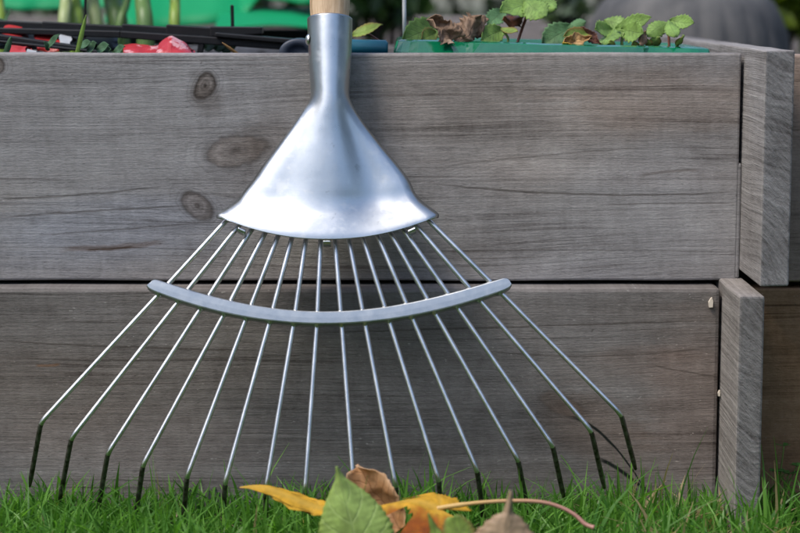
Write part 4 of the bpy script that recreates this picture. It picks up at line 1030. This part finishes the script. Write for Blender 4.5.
vs, fs, uvs = maple('', P(441, 509, Ym), P(238, 500, Ym + .03), Vector((0, 1, 0.02)), M_MAPLE, 0.05)
bl = obj('leaf_blade', [v - om for v in vs], fs, M_MAPLE, mr, True)
ul = bl.data.uv_layers.new(name='UVMap')
for lp in bl.data.loops: ul.data[lp.index].uv = uvs[lp.vertex_index]
bm = bmesh.new(); bm.from_mesh(bl.data); bmesh.ops.recalc_face_normals(bm, faces=bm.faces); bm.to_mesh(bl.data); bm.free()
n = NT('maple_stalk'); x, y, z = n.sep(n.coord()); M_MST = n.fin(n.mix(n.mr(x, 0.0, 0.09), (0.55, 0.36, 0.12), (0.40, 0.20, 0.16)), 0.5)
stalk([P(437, 508.5, Ym), P(452, 506, Ym), P(480, 502.5, Ym), P(512, 500.8, Ym + .002), (P(540, 501.8, Ym + .004)), P(560, 507, Ym + .005), P(575, 515, Ym + .004), P(585, 524, Ym + .002), P(594, 527.5, Ym)], [0.0016]*8 + [0.0013]*24 + [0.0014]*8 + [0.0018], M_MST, mr, om)

M_GLF = leaf_mat('green_fallen_leaf', (0.29, 0.41, 0.11), (0.36, 0.48, 0.18), edge=(0.30, 0.42, 0.10), trans=0.25, veins=6)
Yg2 = -0.235
g0 = P(368, 580, Yg2 - .01)
gl = leaf('fallen_leaf', g0, P(336, 467, Yg2), LR + UP*.1, 0.0245, M_GLF, None, [(0, .6), (.2, .95), (.40, 1.0), (.55, .86), (.70, .60), (.80, .36), (.88, .15), (.94, .07), (1, .02)], 17, 0.07, 0.02, 0.22, 0.03, g0)
gl.location = g0; tag(gl, 'green pointed leaf standing upright in the grass before the maple leaf', 'fallen leaf', 'fallen leaves on the grass')
M_BLF = leaf_mat('tan_fallen_leaf', (0.44, 0.24, 0.115), (0.33, 0.15, 0.07), edge=(0.62, 0.42, 0.26), spots=(0.55, 0.33, 0.18), trans=0.15, rough=0.6)
Yb2 = -0.165; b0 = P(402, 528, Yb2)
bb = leaf('fallen_leaf', b0, P(357, 466, Yb2 + .01), Vector((.8, -.25, .5)), 0.0165, M_BLF, None, [(0, .3), (.2, .8), (.45, 1.0), (.7, .95), (.9, .65), (1, .3)], 8, 0.06, -0.10, -0.42, 0.07, b0, 0.0005, 0.0022, 5)
bb.location = b0; tag(bb, 'curled tan dead leaf propped up behind the green leaf', 'fallen leaf', 'fallen leaves on the grass')
M_TLF = leaf_mat('brown_blurred_leaf', (0.40, 0.285, 0.185), (0.46, 0.34, 0.22), edge=(0.36, 0.24, 0.15), trans=0.2, veins=5)
Yt2 = -0.30; t0 = P(500, 590, Yt2)
tl = leaf('fallen_leaf', t0, P(511, 493, Yt2), LR + UP*.12, 0.027, M_TLF, None, [(0, .6), (.25, 1), (.5, .85), (.66, .52), (.73, .36), (.78, .12), (.9, .07), (1, .02)], 13, 0.18, 0.02, 0.15, 0.03, t0)
tl.location = t0; tag(tl, 'brown toothed leaf with a thin pointed tip, nearest the camera, out of focus', 'fallen leaf', 'fallen leaves on the grass')
Yu = -0.255; u0 = P(446, 560, Yu)
n_ = leaf('fallen_leaf', u0, P(428, 514, Yu), LR, 0.010, M_STRAW2, None, [(0, 1), (.4, .8), (.65, .3), (1, .03)], 9, 0.14, 0.02, 0.15, 0.03, u0); n_.location = u0; tag(n_, 'small green leaf tip poking up under the maple leaf', 'fallen leaf', 'fallen leaves on the grass')
u0 = P(470, 565, Yu - .01)
n_ = leaf('fallen_leaf', u0, P(452, 517, Yu - .01), LR, 0.014, M_STRAW2, None, [(0, 1), (.4, .9), (.75, .75), (.95, .45), (1, .2)], 11, 0.14, 0.02, 0.15, 0.03, u0); n_.location = u0; tag(n_, 'blunt pale green leaf between the maple leaf and the brown pointed leaf', 'fallen leaf', 'fallen leaves on the grass')

# clover by the right bed
Yc2 = -0.02; cv = empty('clover', P(776, 500, Yc2)); cv.location.z = 0; tag(cv, 'small clover plant against the brown bed at the right edge', 'plant'); oc = cv.location
M_CLV = leaf_mat('clover_leaf', (0.075, 0.19, 0.035), (0.12, 0.26, 0.07))
for (px, py) in ((777, 472), (789, 474), (797, 466), (784, 446)):
    t = P(px, py, Yc2 - .01); stalk([Vector((oc.x, oc.y, 0)), lerp(oc, t, .6), t], 0.0005, M_GSTALK, cv, oc)
    for q in range(3):
        an = 2.09*q + .5 + px; dv = Vector((math.cos(an), math.sin(an)*.6, .25))
        leaf('leaflet', t, t + dv*.006, Vector((-math.sin(an), math.cos(an), 0)), .0032 if py > 460 else .0018, M_CLV, cv, [(0, .2), (.5, .9), (.85, 1), (1, .5)], 4, 0, 0, .1, 0, oc, .0002)

# ------------------------------------------------------------------ light
w = bpy.data.worlds.new('World'); scene.world = w; w.use_nodes = True; nt = w.node_tree; nt.nodes.clear()
sky = nt.nodes.new('ShaderNodeTexSky'); sky.sky_type = 'NISHITA'; sky.sun_disc = False
bg = nt.nodes.new('ShaderNodeBackground'); wo = nt.nodes.new('ShaderNodeOutputWorld')
nt.links.new(sky.outputs[0], bg.inputs[0]); nt.links.new(bg.outputs[0], wo.inputs[0]); bg.inputs[1].default_value = 0.125
EL, AZ = math.radians(56), math.radians(231)          # from the left front, clockwise from +Y
sky.sun_elevation = EL; sky.sun_rotation = AZ; sky.dust_density = 2.2; sky.air_density = 1.0; sky.ozone_density = 1.0
sd = Vector((math.sin(AZ)*math.cos(EL), math.cos(AZ)*math.cos(EL), math.sin(EL)))
sl = bpy.data.lights.new('sun', 'SUN'); sl.energy = 1.3; sl.angle = math.radians(18); sl.color = (1, 0.93, 0.83)
so = bpy.data.objects.new('sun', sl); COL.objects.link(so); so.rotation_euler = (-sd).to_track_quat('-Z', 'Y').to_euler(); so.location = sd*5

vs_ = scene.view_settings; scene.display_settings.display_device = 'sRGB'
vs_.view_transform = 'Standard'; vs_.look = 'None'; vs_.exposure = 1.02; vs_.gamma = 1.0; vs_.use_curve_mapping = False
scene.cycles.use_denoising = True
scene.cycles.max_bounces = 8
